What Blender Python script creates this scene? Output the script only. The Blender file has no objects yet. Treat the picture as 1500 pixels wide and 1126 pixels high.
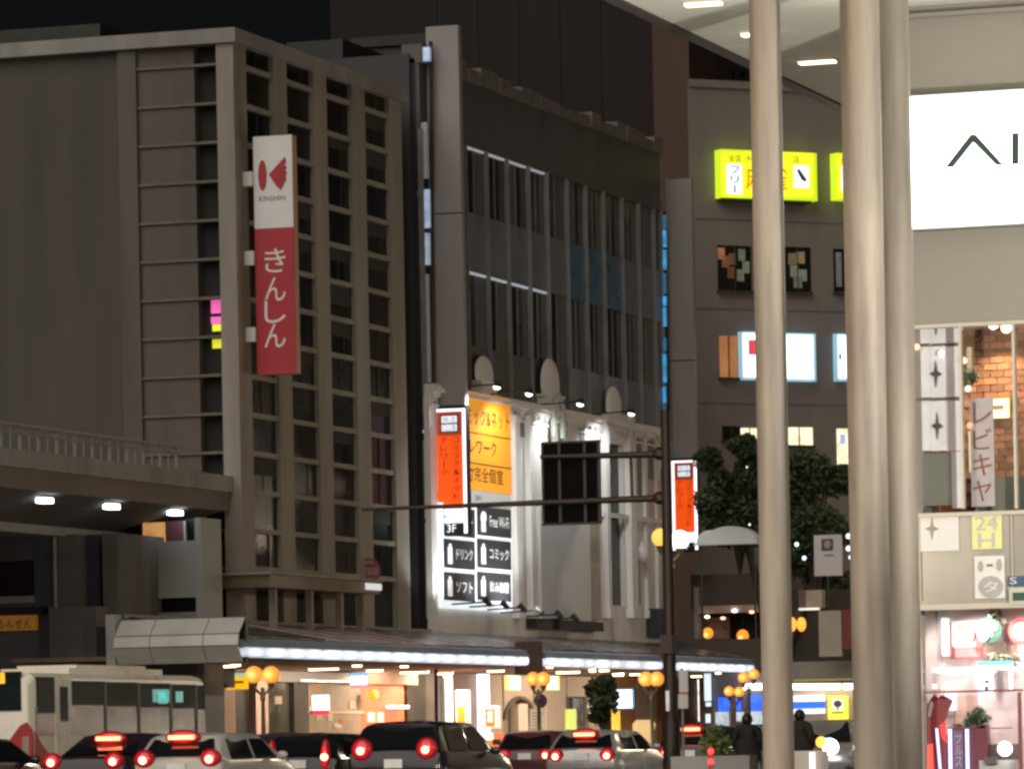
import bpy, math, random
from mathutils import Vector, Matrix
random.seed(7)
S = bpy.context.scene
COL = S.collection
# ------------------------------------------------------------------ camera
F = 7000.0; CX = 750.0; CY = 1090.0; ROLL = math.radians(1.1); EYE = 1.1
TH = math.atan(2350.0 / F)                       # the street runs this far to the right of the lens axis
FWD = Vector((-math.sin(TH), math.cos(TH), 0)); RGT = Vector((math.cos(TH), math.sin(TH), 0)); UP = Vector((0, 0, 1))
cam = bpy.data.cameras.new('camera'); co = bpy.data.objects.new('camera', cam); COL.objects.link(co)
cx_ = RGT * math.cos(ROLL) - UP * math.sin(ROLL); cy_ = RGT * math.sin(ROLL) + UP * math.cos(ROLL); cz_ = -FWD
M = Matrix((cx_, cy_, cz_)).transposed().to_4x4(); M.translation = Vector((0, 0, EYE)); co.matrix_world = M
cam.sensor_width = 36; cam.lens = 36 * F / 1500; cam.shift_y = (CY - 563) / 1500.0; cam.clip_start = 1; cam.clip_end = 6000
S.camera = co
# ------------------------------------------------------------------ sky, sun, exposure
w = bpy.data.worlds.new('World'); S.world = w; w.use_nodes = True
nt = w.node_tree; bg = nt.nodes['Background']; sky = nt.nodes.new('ShaderNodeTexSky'); sky.sky_type = 'NISHITA'
SUN_EL, SUN_AZ = math.radians(38), math.radians(192)
sky.sun_disc = False; sky.sun_elevation = math.radians(-4); sky.sun_rotation = SUN_AZ
gl_ = nt.nodes.new('ShaderNodeVectorMath'); gl_.operation = 'ADD'; gl_.inputs[1].default_value = (.022, .027, .030)   # even glow of the city in the night air
nt.links.new(sky.outputs[0], gl_.inputs[0]); nt.links.new(gl_.outputs[0], bg.inputs[0]); bg.inputs[1].default_value = 0.15
sl = bpy.data.lights.new('night_glow', 'SUN'); so = bpy.data.objects.new('night_glow', sl); COL.objects.link(so)
sl.energy = 1.4; sl.angle = math.radians(60); sl.color = (1, .92, .83)
sd = Vector((math.sin(SUN_AZ) * math.cos(SUN_EL), math.cos(SUN_AZ) * math.cos(SUN_EL), math.sin(SUN_EL)))
so.rotation_euler = sd.to_track_quat('Z', 'Y').to_euler(); so.location = (0, 0, 60)
S.view_settings.view_transform = 'Standard'; S.view_settings.look = 'None'; S.view_settings.exposure = 0.18; S.view_settings.gamma = 1
S.view_settings.use_curve_mapping = False
S.render.engine = 'CYCLES'; S.cycles.filter_width = 2.7; S.cycles.max_bounces = 6; S.cycles.transparent_max_bounces = 12
S.cycles.sample_clamp_indirect = 4; S.cycles.use_denoising = True; S.cycles.caustics_reflective = False; S.cycles.caustics_refractive = False

# ------------------------------------------------------------------ geometry helpers
def ray(px, py):
    dx = (px - CX) / F; dy = (CY - py) / F
    a = dx * math.cos(ROLL) + dy * math.sin(ROLL); b = -dx * math.sin(ROLL) + dy * math.cos(ROLL)
    return FWD + RGT * a + UP * b
def at(px, py, D): return Vector((0, 0, EYE)) + ray(px, py) * D
def at_z(px, py, Z):
    d = ray(px, py); return Vector((0, 0, EYE)) + d * ((Z - EYE) / d.z)

class MB:
    def __init__(s, M=None): s.v = []; s.f = []; s.M = M
    def add(s, pts, faces):
        n = len(s.v)
        for p in pts:
            p = Vector(p); s.v.append(s.M @ p if s.M else p)
        s.f += [tuple(i + n for i in f) for f in faces]; return s
    def box(s, x0, x1, y0, y1, z0, z1):
        P = [(x, y, z) for z in (z0, z1) for y in (y0, y1) for x in (x0, x1)]
        return s.add(P, [(0, 2, 3, 1), (4, 5, 7, 6), (0, 1, 5, 4), (2, 6, 7, 3), (0, 4, 6, 2), (1, 3, 7, 5)])
    def prism(s, poly, ext):
        n = len(poly); e = Vector(ext); P = [Vector(p) for p in poly]; P += [p + e for p in P]
        return s.add(P, [tuple(range(n))[::-1], tuple(range(n, 2 * n))] + [(i, (i + 1) % n, n + (i + 1) % n, n + i) for i in range(n)])
    def tube(s, p0, p1, r0, r1=None, n=14, cap=True):
        p0 = Vector(p0); p1 = Vector(p1); r1 = r0 if r1 is None else r1
        d = (p1 - p0).normalized(); a = d.orthogonal().normalized(); b = d.cross(a)
        P = []
        for p, r in ((p0, r0), (p1, r1)):
            P += [p + (a * math.cos(2 * math.pi * i / n) + b * math.sin(2 * math.pi * i / n)) * r for i in range(n)]
        f = [(i, (i + 1) % n, n + (i + 1) % n, n + i) for i in range(n)]
        if cap: f += [tuple(range(n))[::-1], tuple(range(n, 2 * n))]
        return s.add(P, f)
    def path(s, pts, rs, n=8):
        for i in range(len(pts) - 1): s.tube(pts[i], pts[i + 1], rs[i], rs[i + 1], n)
        return s
    def ball(s, c, rx, ry=None, rz=None, n=20, m=12):
        ry = rx if ry is None else ry; rz = rx if rz is None else rz; c = Vector(c)
        P = [c + Vector((0, 0, rz))]
        for j in range(1, m):
            t = math.pi * j / m
            P += [c + Vector((rx * math.sin(t) * math.cos(2 * math.pi * i / n), ry * math.sin(t) * math.sin(2 * math.pi * i / n), rz * math.cos(t))) for i in range(n)]
        P.append(c - Vector((0, 0, rz))); f = []
        for i in range(n): f.append((0, 1 + i, 1 + (i + 1) % n))
        for j in range(m - 2):
            for i in range(n):
                a = 1 + j * n + i; b = 1 + j * n + (i + 1) % n; f.append((a, a + n, b + n, b))
        k = 1 + (m - 2) * n
        for i in range(n): f.append((len(P) - 1, k + (i + 1) % n, k + i))
        return s.add(P, f)
    def lathe(s, c, prof, n=20):
        c = Vector(c); P = []
        for r, z in prof: P += [c + Vector((r * math.cos(2 * math.pi * i / n), r * math.sin(2 * math.pi * i / n), z)) for i in range(n)]
        f = []
        for j in range(len(prof) - 1):
            for i in range(n): f.append((j * n + i, j * n + (i + 1) % n, (j + 1) * n + (i + 1) % n, (j + 1) * n + i))
        f.append(tuple(range(n))[::-1]); f.append(tuple(range((len(prof) - 1) * n, len(prof) * n)))
        return s.add(P, f)
    def loft(s, rings):
        n = len(rings[0]); P = [p for r in rings for p in r]; f = []
        for j in range(len(rings) - 1):
            for i in range(n): f.append((j * n + i, j * n + (i + 1) % n, (j + 1) * n + (i + 1) % n, (j + 1) * n + i))
        f.append(tuple(range(n))[::-1]); f.append(tuple(range((len(rings) - 1) * n, len(rings) * n)))
        return s.add(P, f)
    def quad(s, a, b, c, d): return s.add([a, b, c, d], [(0, 1, 2, 3)])
    def build(s, name, mat, parent=None, smooth=False):
        me = bpy.data.meshes.new(name)
        o_ = Vector(parent['_o']) if parent is not None else Vector((0, 0, 0))
        me.from_pydata([tuple(p - o_) for p in s.v], [], s.f); me.materials.append(mat)
        if smooth:
            me.polygons.foreach_set('use_smooth', [True] * len(me.polygons))
            try: me.set_sharp_from_angle(angle=math.radians(40))
            except Exception: pass
        o = bpy.data.objects.new(name, me); COL.objects.link(o)
        if parent is not None:
            o.parent = parent; o['_o'] = tuple(o_)
        return o
def B(): return MB()

def thing(name, label, cat, loc, group=None):
    o = bpy.data.objects.new(name, None); COL.objects.link(o); o.location = loc; o.empty_display_size = .2
    o['label'] = label; o['category'] = cat; o['_o'] = tuple(Vector(loc))
    if group: o['group'] = group
    return o
def structure(o, kind='structure'): o['kind'] = kind; return o

class Plane:
    """an upright wall plane: u runs along R, out along N (towards the viewer)"""
    def __init__(s, P0, R, N): s.P0 = Vector(P0); s.R = Vector(R); s.N = Vector(N)
    def pt(s, px, py, o=0):
        d = ray(px, py); C = Vector((0, 0, EYE)); t = (s.P0 + s.N * o - C).dot(s.N) / d.dot(s.N); return C + d * t
    def u(s, px, py): return (s.pt(px, py) - s.P0).dot(s.R)
    def rect(s, x0, y0, x1, y1):
        xm, ym = (x0 + x1) / 2, (y0 + y1) / 2
        return s.u(x0, ym), s.u(x1, ym), s.pt(xm, y1).z, s.pt(xm, y0).z
    def w(s, u, o, z): p = s.P0 + s.R * u + s.N * o; return Vector((p.x, p.y, z))
    def bx(s, mb, u0, u1, z0, z1, out, inn):
        P = [s.w(u, o, z) for z in (z0, z1) for o in (out, inn) for u in (u0, u1)]
        return mb.add(P, [(0, 2, 3, 1), (4, 5, 7, 6), (0, 1, 5, 4), (2, 6, 7, 3), (0, 4, 6, 2), (1, 3, 7, 5)])
    def slab(s, par, name, mat, x0, y0, x1, y1, out=.05, inn=0.0):
        return s.bx(MB(), *s.rect(x0, y0, x1, y1), out, inn).build(name, mat, par)
    def uslab(s, par, name, mat, u0, u1, z0, z1, out=.05, inn=0.0):
        return s.bx(MB(), u0, u1, z0, z1, out, inn).build(name, mat, par)
    def poly(s, par, name, mat, pts, out=.05, th=.03):
        P = [s.pt(*p) + s.N * out for p in pts]
        return MB().prism(P, -s.N * th).build(name, mat, par)
    def text(s, par, name, mat, body, x0, y0, x1, y1, out=.06):
        u0, u1, z0, z1 = s.rect(x0, y0, x1, y1)
        return text(par, name, mat, body, s, u0, u1, z0, z1, out)
def text(par, name, mat, body, pl, u0, u1, z0, z1, out):
    cu = bpy.data.curves.new('t', 'FONT'); cu.body = body; cu.size = 1; cu.align_x = 'CENTER'; cu.resolution_u = 3; cu.space_line = .9
    to = bpy.data.objects.new('t', cu); COL.objects.link(to); bpy.context.view_layer.update()
    me = bpy.data.meshes.new_from_object(to.evaluated_get(bpy.context.evaluated_depsgraph_get()))
    bpy.data.objects.remove(to); bpy.data.curves.remove(cu)
    if not len(me.vertices): return None
    xs = [v.co.x for v in me.vertices]; ys = [v.co.y for v in me.vertices]
    sx = (u1 - u0) / (max(xs) - min(xs)); sy = (z1 - z0) / max(max(ys) - min(ys), 1e-3); o_ = Vector(par['_o'])
    for v in me.vertices:
        v.co = pl.w(u0 + (v.co.x - min(xs)) * sx, out, z0 + (v.co.y - min(ys)) * sy) - o_
    me.materials.clear(); me.materials.append(mat); me.name = name
    o = bpy.data.objects.new(name, me); COL.objects.link(o); o.parent = par; o['_o'] = tuple(o_); return o
def XP(x): return Plane((x, 0, 0), (0, 1, 0), (1, 0, 0))       # walls along the street, seen from the road
def YP(y): return Plane((0, y, 0), (1, 0, 0), (0, -1, 0))      # walls across the street, seen from the camera side

# ------------------------------------------------------------------ materials
_m = {}
def mat(name, col, rough=.7, metal=0.0, var=.25, scale=1.5, bump=.0, emit=None, es=0.0, streak=False, spec=.5, evar=0.0):
    if name in _m: return _m[name]
    m = bpy.data.materials.new(name); m.use_nodes = True; t = m.node_tree; b = t.nodes['Principled BSDF']; _m[name] = m
    b.inputs['Roughness'].default_value = rough; b.inputs['Metallic'].default_value = metal; b.inputs['Specular IOR Level'].default_value = spec
    b.inputs['Base Color'].default_value = (*col, 1)
    if var > 0 or bump > 0 or evar > 0:
        g = t.nodes.new('ShaderNodeNewGeometry'); mp = t.nodes.new('ShaderNodeMapping'); t.links.new(g.outputs['Position'], mp.inputs[0])
        if streak: mp.inputs['Scale'].default_value = (1, 1, .12)
        n = t.nodes.new('ShaderNodeTexNoise'); n.inputs['Scale'].default_value = scale; n.inputs['Detail'].default_value = 7; n.inputs['Roughness'].default_value = .65
        t.links.new(mp.outputs[0], n.inputs['Vector'])
        r = t.nodes.new('ShaderNodeMapRange'); r.inputs[1].default_value = .3; r.inputs[2].default_value = .7; r.inputs[3].default_value = 1 - var; r.inputs[4].default_value = 1 + var * .5
        t.links.new(n.outputs[0], r.inputs[0])
        if var > 0:
            mx = t.nodes.new('ShaderNodeVectorMath'); mx.operation = 'SCALE'; mx.inputs[0].default_value = col
            t.links.new(r.outputs[0], mx.inputs['Scale']); t.links.new(mx.outputs[0], b.inputs['Base Color'])
            r2 = t.nodes.new('ShaderNodeMapRange'); r2.inputs[3].default_value = max(rough - .15, .02); r2.inputs[4].default_value = min(rough + .15, 1)
            t.links.new(n.outputs[0], r2.inputs[0]); t.links.new(r2.outputs[0], b.inputs['Roughness'])
        if bump > 0:
            bn = t.nodes.new('ShaderNodeBump'); bn.inputs['Strength'].default_value = bump; bn.inputs['Distance'].default_value = .02
            t.links.new(n.outputs[0], bn.inputs['Height']); t.links.new(bn.outputs[0], b.inputs['Normal'])
        if evar > 0 and es > 0:
            r3 = t.nodes.new('ShaderNodeMapRange'); r3.inputs[1].default_value = .3; r3.inputs[2].default_value = .7; r3.inputs[3].default_value = es * (1 - evar); r3.inputs[4].default_value = es * (1 + evar)
            t.links.new(n.outputs[0], r3.inputs[0]); t.links.new(r3.outputs[0], b.inputs['Emission Strength'])
    if emit is not None:
        b.inputs['Emission Color'].default_value = (*emit, 1)
        if evar == 0: b.inputs['Emission Strength'].default_value = es
    return m
def glow(name, col, es, evar=0.0, scale=1.5): return mat(name, tuple(min(c, .8) for c in col), .6, var=0, emit=col, es=es, evar=evar, scale=scale)
def glass(name, tint=(1, 1, 1), gloss=.12):
    if name in _m: return _m[name]
    m = bpy.data.materials.new(name); m.use_nodes = True; t = m.node_tree; t.nodes.clear(); _m[name] = m
    o = t.nodes.new('ShaderNodeOutputMaterial'); a = t.nodes.new('ShaderNodeBsdfTransparent'); a.inputs[0].default_value = (*tint, 1)
    g = t.nodes.new('ShaderNodeBsdfGlossy'); g.inputs['Roughness'].default_value = .03; mx = t.nodes.new('ShaderNodeMixShader')
    lw = t.nodes.new('ShaderNodeFresnel'); lw.inputs[0].default_value = 1.5
    t.links.new(lw.outputs[0], mx.inputs[0]); t.links.new(a.outputs[0], mx.inputs[1]); t.links.new(g.outputs[0], mx.inputs[2]); t.links.new(mx.outputs[0], o.inputs[0]); return m

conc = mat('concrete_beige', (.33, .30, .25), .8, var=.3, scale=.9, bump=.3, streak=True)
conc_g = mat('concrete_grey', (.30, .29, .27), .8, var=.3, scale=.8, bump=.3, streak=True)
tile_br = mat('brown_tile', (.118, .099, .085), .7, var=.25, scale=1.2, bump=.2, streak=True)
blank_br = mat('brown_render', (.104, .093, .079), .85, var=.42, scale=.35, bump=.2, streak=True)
gl_k = [mat('dark_glass', (.006, .006, .007), .3, var=.2, scale=.7, spec=.25), mat('dark_glass_brown', (.016, .011, .008), .3, var=.3, scale=.7, spec=.25),
        mat('dark_glass_blue', (.009, .011, .016), .25, var=.3, scale=.7, spec=.25), mat('dark_glass_blind', (.024, .021, .017), .3, var=.3, scale=.7, spec=.25)]
white_p = mat('white_paint', (.72, .71, .68), .5, var=.08, scale=1.2)
white_sign = mat('white_sign_board', (.78, .79, .77), .4, var=.05)
red_sign = mat('red_sign_board', (.42, .02, .03), .4, var=.08)
grey_panel = mat('grey_metal_panel', (.33, .30, .29), .5, var=.12, scale=.8, streak=True)
dark_metal = mat('dark_metal', (.03, .028, .027), .45, metal=.3, var=.3)
steel = mat('steel', (.35, .34, .33), .35, metal=.8, var=.15)
dark_b = mat('dark_cladding', (.055, .052, .056), .6, var=.3, scale=1, streak=True)
stone_w = mat('white_stone', (.78, .755, .71), .75, var=.12, scale=1.5, bump=.3, streak=True)
black_p = mat('black_paint', (.012, .012, .013), .5, var=.2)
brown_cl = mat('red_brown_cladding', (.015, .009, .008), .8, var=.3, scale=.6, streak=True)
c_wall = mat('taupe_render', (.235, .205, .19), .85, var=.15, scale=.6, bump=.2, streak=True)
asphalt = mat('asphalt', (.05, .05, .052), .55, var=.3, scale=4, bump=.4)
paver = mat('pavement_slab', (.22, .21, .2), .7, var=.2, scale=3, bump=.3)
ink = mat('black_ink', (.015, .015, .015), .6, var=0)
wood_br = mat('warm_brown_ceiling', (.20, .13, .085), .7, var=.2)
red_lens_halo = glow('red_lens_halo', (.85, .006, .02), .75)
red_bulb = glow('red_bulb', (1, .32, .16), 7)
red_bar = glow('red_brake_bar', (1, .16, .06), 9)
warm_bar = glow('warm_tube', (1, .62, .33), 9)
globe_m = glow('orange_globe', (1, .40, .07), 1.25)

def radial(m, c0, c1, e0, e1, r1=.5, flat=True, mask=None):
    t = m.node_tree; b = t.nodes['Principled BSDF']; tc = t.nodes.new('ShaderNodeTexCoord'); sb = t.nodes.new('ShaderNodeVectorMath'); sb.operation = 'SUBTRACT'; sb.inputs[1].default_value = (.5, .5, .5)
    ml = t.nodes.new('ShaderNodeVectorMath'); ml.operation = 'MULTIPLY'; ml.inputs[1].default_value = mask or (1, 0 if flat else 1, 1); ln = t.nodes.new('ShaderNodeVectorMath'); ln.operation = 'LENGTH'
    t.links.new(tc.outputs['Generated'], sb.inputs[0]); t.links.new(sb.outputs[0], ml.inputs[0]); t.links.new(ml.outputs[0], ln.inputs[0])
    r = t.nodes.new('ShaderNodeMapRange'); r.interpolation_type = 'SMOOTHSTEP'; r.inputs[2].default_value = r1; r.inputs[3].default_value = e0; r.inputs[4].default_value = e1; t.links.new(ln.outputs['Value'], r.inputs[0]); t.links.new(r.outputs[0], b.inputs['Emission Strength'])
    cr = t.nodes.new('ShaderNodeMix'); cr.data_type = 'RGBA'; r2 = t.nodes.new('ShaderNodeMapRange'); r2.inputs[2].default_value = r1; t.links.new(ln.outputs['Value'], r2.inputs[0]); t.links.new(r2.outputs[0], cr.inputs[0]); cr.inputs[6].default_value = (*c0, 1); cr.inputs[7].default_value = (*c1, 1); t.links.new(cr.outputs[2], b.inputs['Emission Color'])
red_lens_halo.node_tree.nodes['Principled BSDF'].inputs['Base Color'].default_value = (.22, .01, .015, 1); red_lens_halo.node_tree.nodes['Principled BSDF'].inputs['Roughness'].default_value = .15
radial(red_lens_halo, (1, .02, .03), (.6, .004, .02), 1.7, .10, .48)  # lens glow fades outward to imitate the halo round a bulb
radial(globe_m, (1, .50, .13), (1, .30, .03), 1.7, .75, .5)
# ------------------------------------------------------------------ key planes of the place
pc = at(353, 700, 140); XF = pc.x; YA = pc.y           # street line of the far facades, near corner of the grid building
XC = XF + 3.7                                          # front edge of the arcade canopy
FX = XP(XF); FYA = YP(YA); ZB = 3.9                     # upper walls start above the arcade ceiling
print('XF', XF, 'YA', YA)

# ------------------------------------------------------------------ ground, road, pavements
structure(MB().box(-3000, 3000, -500, 5000, -.6, -.02).build('ground', mat('ground_soil', (.08, .078, .07), .9, var=.3, scale=.3)))
KL = XC + 1.6; KR = -24.0
structure(MB().box(KL + .2, KR - .2, -60, 900, -.3, 0).build('road', asphalt))
structure(MB().box(XF - 6, KL, -60, 900, -.3, .13).build('pavement', paver))
structure(MB().box(KR, 40, -60, 900, -.3, .13).build('pavement', paver))
for x0 in (KL, KR - .2):
    k = structure(MB().box(x0, x0 + .2, -60, 900, -.3, .15).build('kerb', conc_g))
mk = mat('road_paint', (.75, .75, .72), .6, var=.2, scale=6)
wd = KR - KL
for i in range(1, 5):
    mb = MB(); xx = KL + .2 + (wd - .4) * i / 5
    if i == 2: mb.box(xx - .08, xx + .08, -50, 400, -.01, .004)
    else:
        for k in range(40): mb.box(xx - .08, xx + .08, -40 + k * 10, -35 + k * 10, -.01, .004)
    structure(mb.build('road_marking', mk))

# ------------------------------------------------------------------ far-away backdrop buildings
def plain_building(name, label, x0, x1, y0, y1, z1, m, z0=0):
    t = thing(name, label, 'building', ((x0 + x1) / 2, y0, 0))
    MB().box(x0, x1, y0, y1, z0, z1).build('wall', m, t)
    MB().box(x0 - .15, x1 + .15, y0 - .15, y1 + .15, z1, z1 + .35).build('roof', mat('dark_roof', (.06, .058, .055), .9), t); return t
# dark tower in the gap between the grid building and the fin-fronted building
pE = at(508, 500, 168); pE2 = at(640, 500, 168)
gapz = at(560, 62, 168).z
E = plain_building('office_tower', 'dark teal slab building rising in the gap behind the grid-fronted office block', pE.x, pE2.x - .15, pE.y + 1.5, pE.y + 4, gapz, mat('teal_cladding', (.045, .055, .055), .7, var=.3, scale=.6, streak=True))
EP = YP(pE.y + 1.5)
for r in range(9):
    for c in range(3):
        EP.slab(E, 'window', gl_k[(r * 3 + c) % 3], 534 + c * 22, 110 + r * 88, 548 + c * 22, 160 + r * 88, .05, -.1)
# red-brown tower behind
pD = at(960, 200, 222)
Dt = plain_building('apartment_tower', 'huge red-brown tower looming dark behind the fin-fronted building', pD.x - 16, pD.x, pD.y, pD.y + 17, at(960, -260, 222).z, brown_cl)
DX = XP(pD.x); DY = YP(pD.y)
MB().box(pD.x - .02, pD.x + .06, pD.y - .06, pD.y + 16.5, 0, at(960, -260, 222).z).build('side_wall', mat('brown_cladding_lit', (.105, .055, .035), .8, var=.2, scale=.6, streak=True), Dt)  # the tower's lit side, put into a paler brown
DY.uslab(Dt, 'corner_pier', mat('brown_corner_lit', (.10, .058, .04), .8, var=.2, scale=.6, streak=True), DY.u(960, 150), DY.u(1013, 150), 0, at(960, -260, 222).z, .3, -4)  # added strip whose paler brown stands in for light on the side
for i in range(5):
    DY.slab(Dt, 'joint', mat('brown_joint', (.019, .010, .008), .8), 640 + i * 60, -260, 642.5 + i * 60, 600, .05, -.1)
# far dark block over the taupe building
pG = at(1010, 100, 235); GB = plain_building('office_block', 'black distant block with specks of lit windows above the taupe building', pG.x, pG.x + 20, pG.y, pG.y + 12, at(1060, 30, 235).z, mat('black_render', (.02, .02, .022), .8))
GP = YP(pG.y)
for k in range(26):
    x = random.uniform(1018, 1230); y = random.uniform(72, 128)
    GP.slab(GB, 'window', glow('far_window', (.75, .8, .9), .09) if k % 4 == 0 else gl_k[2], x, y, x + 7, y + 8, .06, -.05)

# ------------------------------------------------------------------ grid-fronted office block (A)
A = thing('office_building', 'beige office block with a deep grid of small square windows and a blank brown side', 'building', (XF - 12, YA + 8, 0))
zrow = [FX.pt(375, 103 + 56.1 * k).z for k in range(14)]; dz = (zrow[0] - zrow[13]) / 13
uA1 = FX.u(598, 500); zt = FX.pt(343, 42).z; zp = FX.pt(343, 63).z
zb = FX.pt(375, 846).z                                  # slab above the ground storeys
MB().box(XF - 26, XF - .2, YA + .5, uA1 - .05, ZB, zt - .3).build('core_wall', mat('core_shade', (.02, .018, .016), .9), A)  # near-black core stands in for the shade behind the window grid
piers = [(353, 372), (412, 431), (470, 489), (526, 545), (580, 598)]
pu = [(FX.u(a, 700), FX.u(b, 700)) for a, b in piers]; pu[0] = (YA, pu[0][1])
xcp = FYA.u(328, 700)
for i, (a, b) in enumerate(pu):
    if i == 0: MB().box(xcp, XF, a, b, ZB, zp).build('corner_pier', conc, A)
    else: MB().box(XF - .2, XF, a, b, ZB, zp).build('pier', conc, A)
    for k in range(13):                                  # pour joints round the pier
        pass
MB().box(XF - 26, XF + .12, YA - .12, uA1 + .1, zp, zt).build('parapet', conc_g, A)
MB().box(XF - 25.6, XF - .3, YA + .3, uA1 - .3, zt, zt + .02).build('roof', _m['dark_roof'], A)
sillm = mat('dark_mullion', (.05, .047, .042), .5, metal=.3)
for i in range(4):
    a, b = pu[i][1], pu[i + 1][0]
    for k in range(14):
        z = zrow[k]; h = .15
        MB().box(XF - .19, XF - .05, a, b, z - h / 2, z + h / 2).build('sill_beam', conc, A)
        z1 = (zrow[k - 1] - h / 2) if k else zp
        mt = random.choice(gl_k[:3] + gl_k[:2] + gl_k[3:])
        p = MB(); t = random.uniform(-.012, .012)
        p.add([(XF - .16, a, z + h / 2), (XF - .16 + t, b, z + h / 2), (XF - .16 + t, b, z1), (XF - .16, a, z1)], [(0, 1, 2, 3)])
        pane = p.build('window', mt, A)
        if random.random() < .55:
            um = a + (b - a) * random.choice((.5, .5, .66)); MB().box(XF - .17, XF - .13, um - .025, um + .025, z + h / 2, z1).build('frame', sillm, pane)
        if random.random() < .22:
            zz = z1 - (z1 - z) * random.uniform(.3, .6); MB().box(XF - .155, XF - .14, a + .1, b - .1, zz, z1).build('blind', mat('pale_blind', (.045, .04, .034), .9), pane)
# upper ground storeys behind the arcade roof
for i in range(4):
    a, b = pu[i][1], pu[i + 1][0]
    zl, zh = FX.pt(375, 915).z, zb - .2
    pane = MB().quad((XF - .3, a, zl), (XF - .3, b, zl), (XF - .3, b, zh), (XF - .3, a, zh)).build('window', gl_k[i % 3], A)
    MB().box(XF - .31, XF - .25, (a + b) / 2 - .04, (a + b) / 2 + .04, zl, zh).build('frame', sillm, pane)
# side wall, facing the camera
uP0, uP1 = FYA.u(178, 500), FYA.u(205, 500); uW0 = FYA.u(288, 500)
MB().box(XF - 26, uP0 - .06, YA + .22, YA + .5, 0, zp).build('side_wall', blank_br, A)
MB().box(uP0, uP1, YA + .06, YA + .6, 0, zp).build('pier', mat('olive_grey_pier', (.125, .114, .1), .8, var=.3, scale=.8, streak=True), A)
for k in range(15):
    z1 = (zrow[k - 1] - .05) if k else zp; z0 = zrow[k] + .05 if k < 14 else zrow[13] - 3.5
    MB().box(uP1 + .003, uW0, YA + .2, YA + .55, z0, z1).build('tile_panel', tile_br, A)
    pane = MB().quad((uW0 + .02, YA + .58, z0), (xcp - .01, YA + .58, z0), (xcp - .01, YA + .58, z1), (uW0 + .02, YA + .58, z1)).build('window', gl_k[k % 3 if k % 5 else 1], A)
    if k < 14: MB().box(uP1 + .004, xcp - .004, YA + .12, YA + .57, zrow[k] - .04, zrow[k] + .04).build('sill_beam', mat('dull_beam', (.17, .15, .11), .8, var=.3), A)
# coloured light boxes seen through the corner windows
pk = glow('pink_light', (1, .16, .55), .6); yl = glow('lime_light', (.8, .85, .04), .65)
LB = YP(YA + .45)
for nm, m_, r in (('pink_light', pk, (310, 437, 326, 459)), ('pink_light', pk, (310, 464, 326, 474)), ('lime_light', yl, (312, 475, 326, 485)), ('lime_light', yl, (312, 497, 326, 510))):
    LB.slab(A, 'lit_poster', m_, *r, .05, 0)
for m_, r in ((glow('dull_green_light', (.35, .45, .12), .2), (366, 445, 375, 468)), (yl, (367, 497, 377, 512)), (glow('grey_light', (.5, .55, .5), .16), (364, 476, 376, 495))):
    XP(XF - .28).slab(A, 'lit_poster', m_, *r, .05, 0)
# rooftop plant room
prm = at(420, 70, 158); prm2 = at(512, 70, 158)
MB().box(prm.x, prm2.x, prm.y, prm.y + 5, zt, at(470, 62, 158).z).build('plant_room', mat('roof_room', (.06, .06, .055), .8), A)
MB().box(XF - 9, XF - 5.5, YA + 3, YA + 6, zt, zt + .9).build('plant_room', _m['roof_room'], A)
# flat porch roof at its foot
zq0, zq1 = FX.pt(420, 866).z, FX.pt(420, 848).z
uq = FX.u(505, 852)
MB().box(XF - 2.0, XF + 1.15, YA - .8, uq, zq0, zq1).build('porch_roof', mat('bronze_edge', (.17, .14, .08), .5, metal=.2, var=.3), A)
MB().box(XF - 2.1, XF + 1.25, YA - .9, uq + .1, zq1, zq1 + .08).build('porch_coping', conc_g, A)
MB().box(XF - .2, XF + 1.2, uq - 1.3, uq + .05, zq0 + .12, zq1 - .05).build('lit_edge', glow('porch_light', (.9, .95, 1), .5), A)
for q in (.1, .45, .75, .97):
    yy = YA - .6 + (uq - YA) * q; MB().box(XF + .7, XF + .9, yy, yy + .18, ZB, zq0).build('porch_post', conc, A)

# projecting bank sign
KS = thing('projecting_sign', 'tall white and red vertical sign with a red fish-tail emblem hung on the grid building', 'sign', FX.pt(372, 548) + Vector((.3, .5, 0)))
KP = YP(YA + .75)
k0 = KP.rect(372, 199, 431, 334); k1 = KP.rect(374, 334, 435, 548); ul, ur = k0[0], k0[0] + 1.22
zt_, zm_, zb_ = k0[3], k0[2], k1[2]
KP.uslab(KS, 'upper_face', white_sign, ul, ur, zm_, zt_, .02, -.02); KP.uslab(KS, 'lower_face', red_sign, ul, ur, zb_, zm_ - .004, .02, -.02)
side = mat('lit_sign_edge', (.62, .36, .27), .5, var=.1); KP.uslab(KS, 'casing', side, ul, ur, zb_, zt_, -.022, -.36)  # orange-pink light on the edge is put into its colour
def ell(pl, par, name, m_, cx, cy, rx, ry, out, n=24): return pl.poly(par, name, m_, [(cx + rx * math.cos(2 * math.pi * i / n), cy - ry * math.sin(2 * math.pi * i / n)) for i in range(n)], out, .02)
ell(KP, KS, 'emblem', red_sign, 385, 257, 6, 22, .05)
KP.poly(KS, 'emblem', red_sign, [(394.5, 256), (418, 230), (419.5, 236), (417, 243), (420.5, 244), (418, 250), (421, 252), (418.5, 258), (420, 262), (417, 268), (412, 278), (405, 272)][::-1], .05, .02)
KP.text(KS, 'lettering', mat('grey_ink', (.12, .12, .12), .6, var=0), 'KINSHIN', 380, 287, 418, 294.5, .03)
ivory = mat('ivory_letter', (.80, .74, .72), .4, var=0)
for ch, yc in zip('きんしん', (382, 424, 456, 492)):
    KP.text(KS, 'lettering', ivory, ch, 388, yc - 18, 419, yc + 17, .03)
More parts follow.
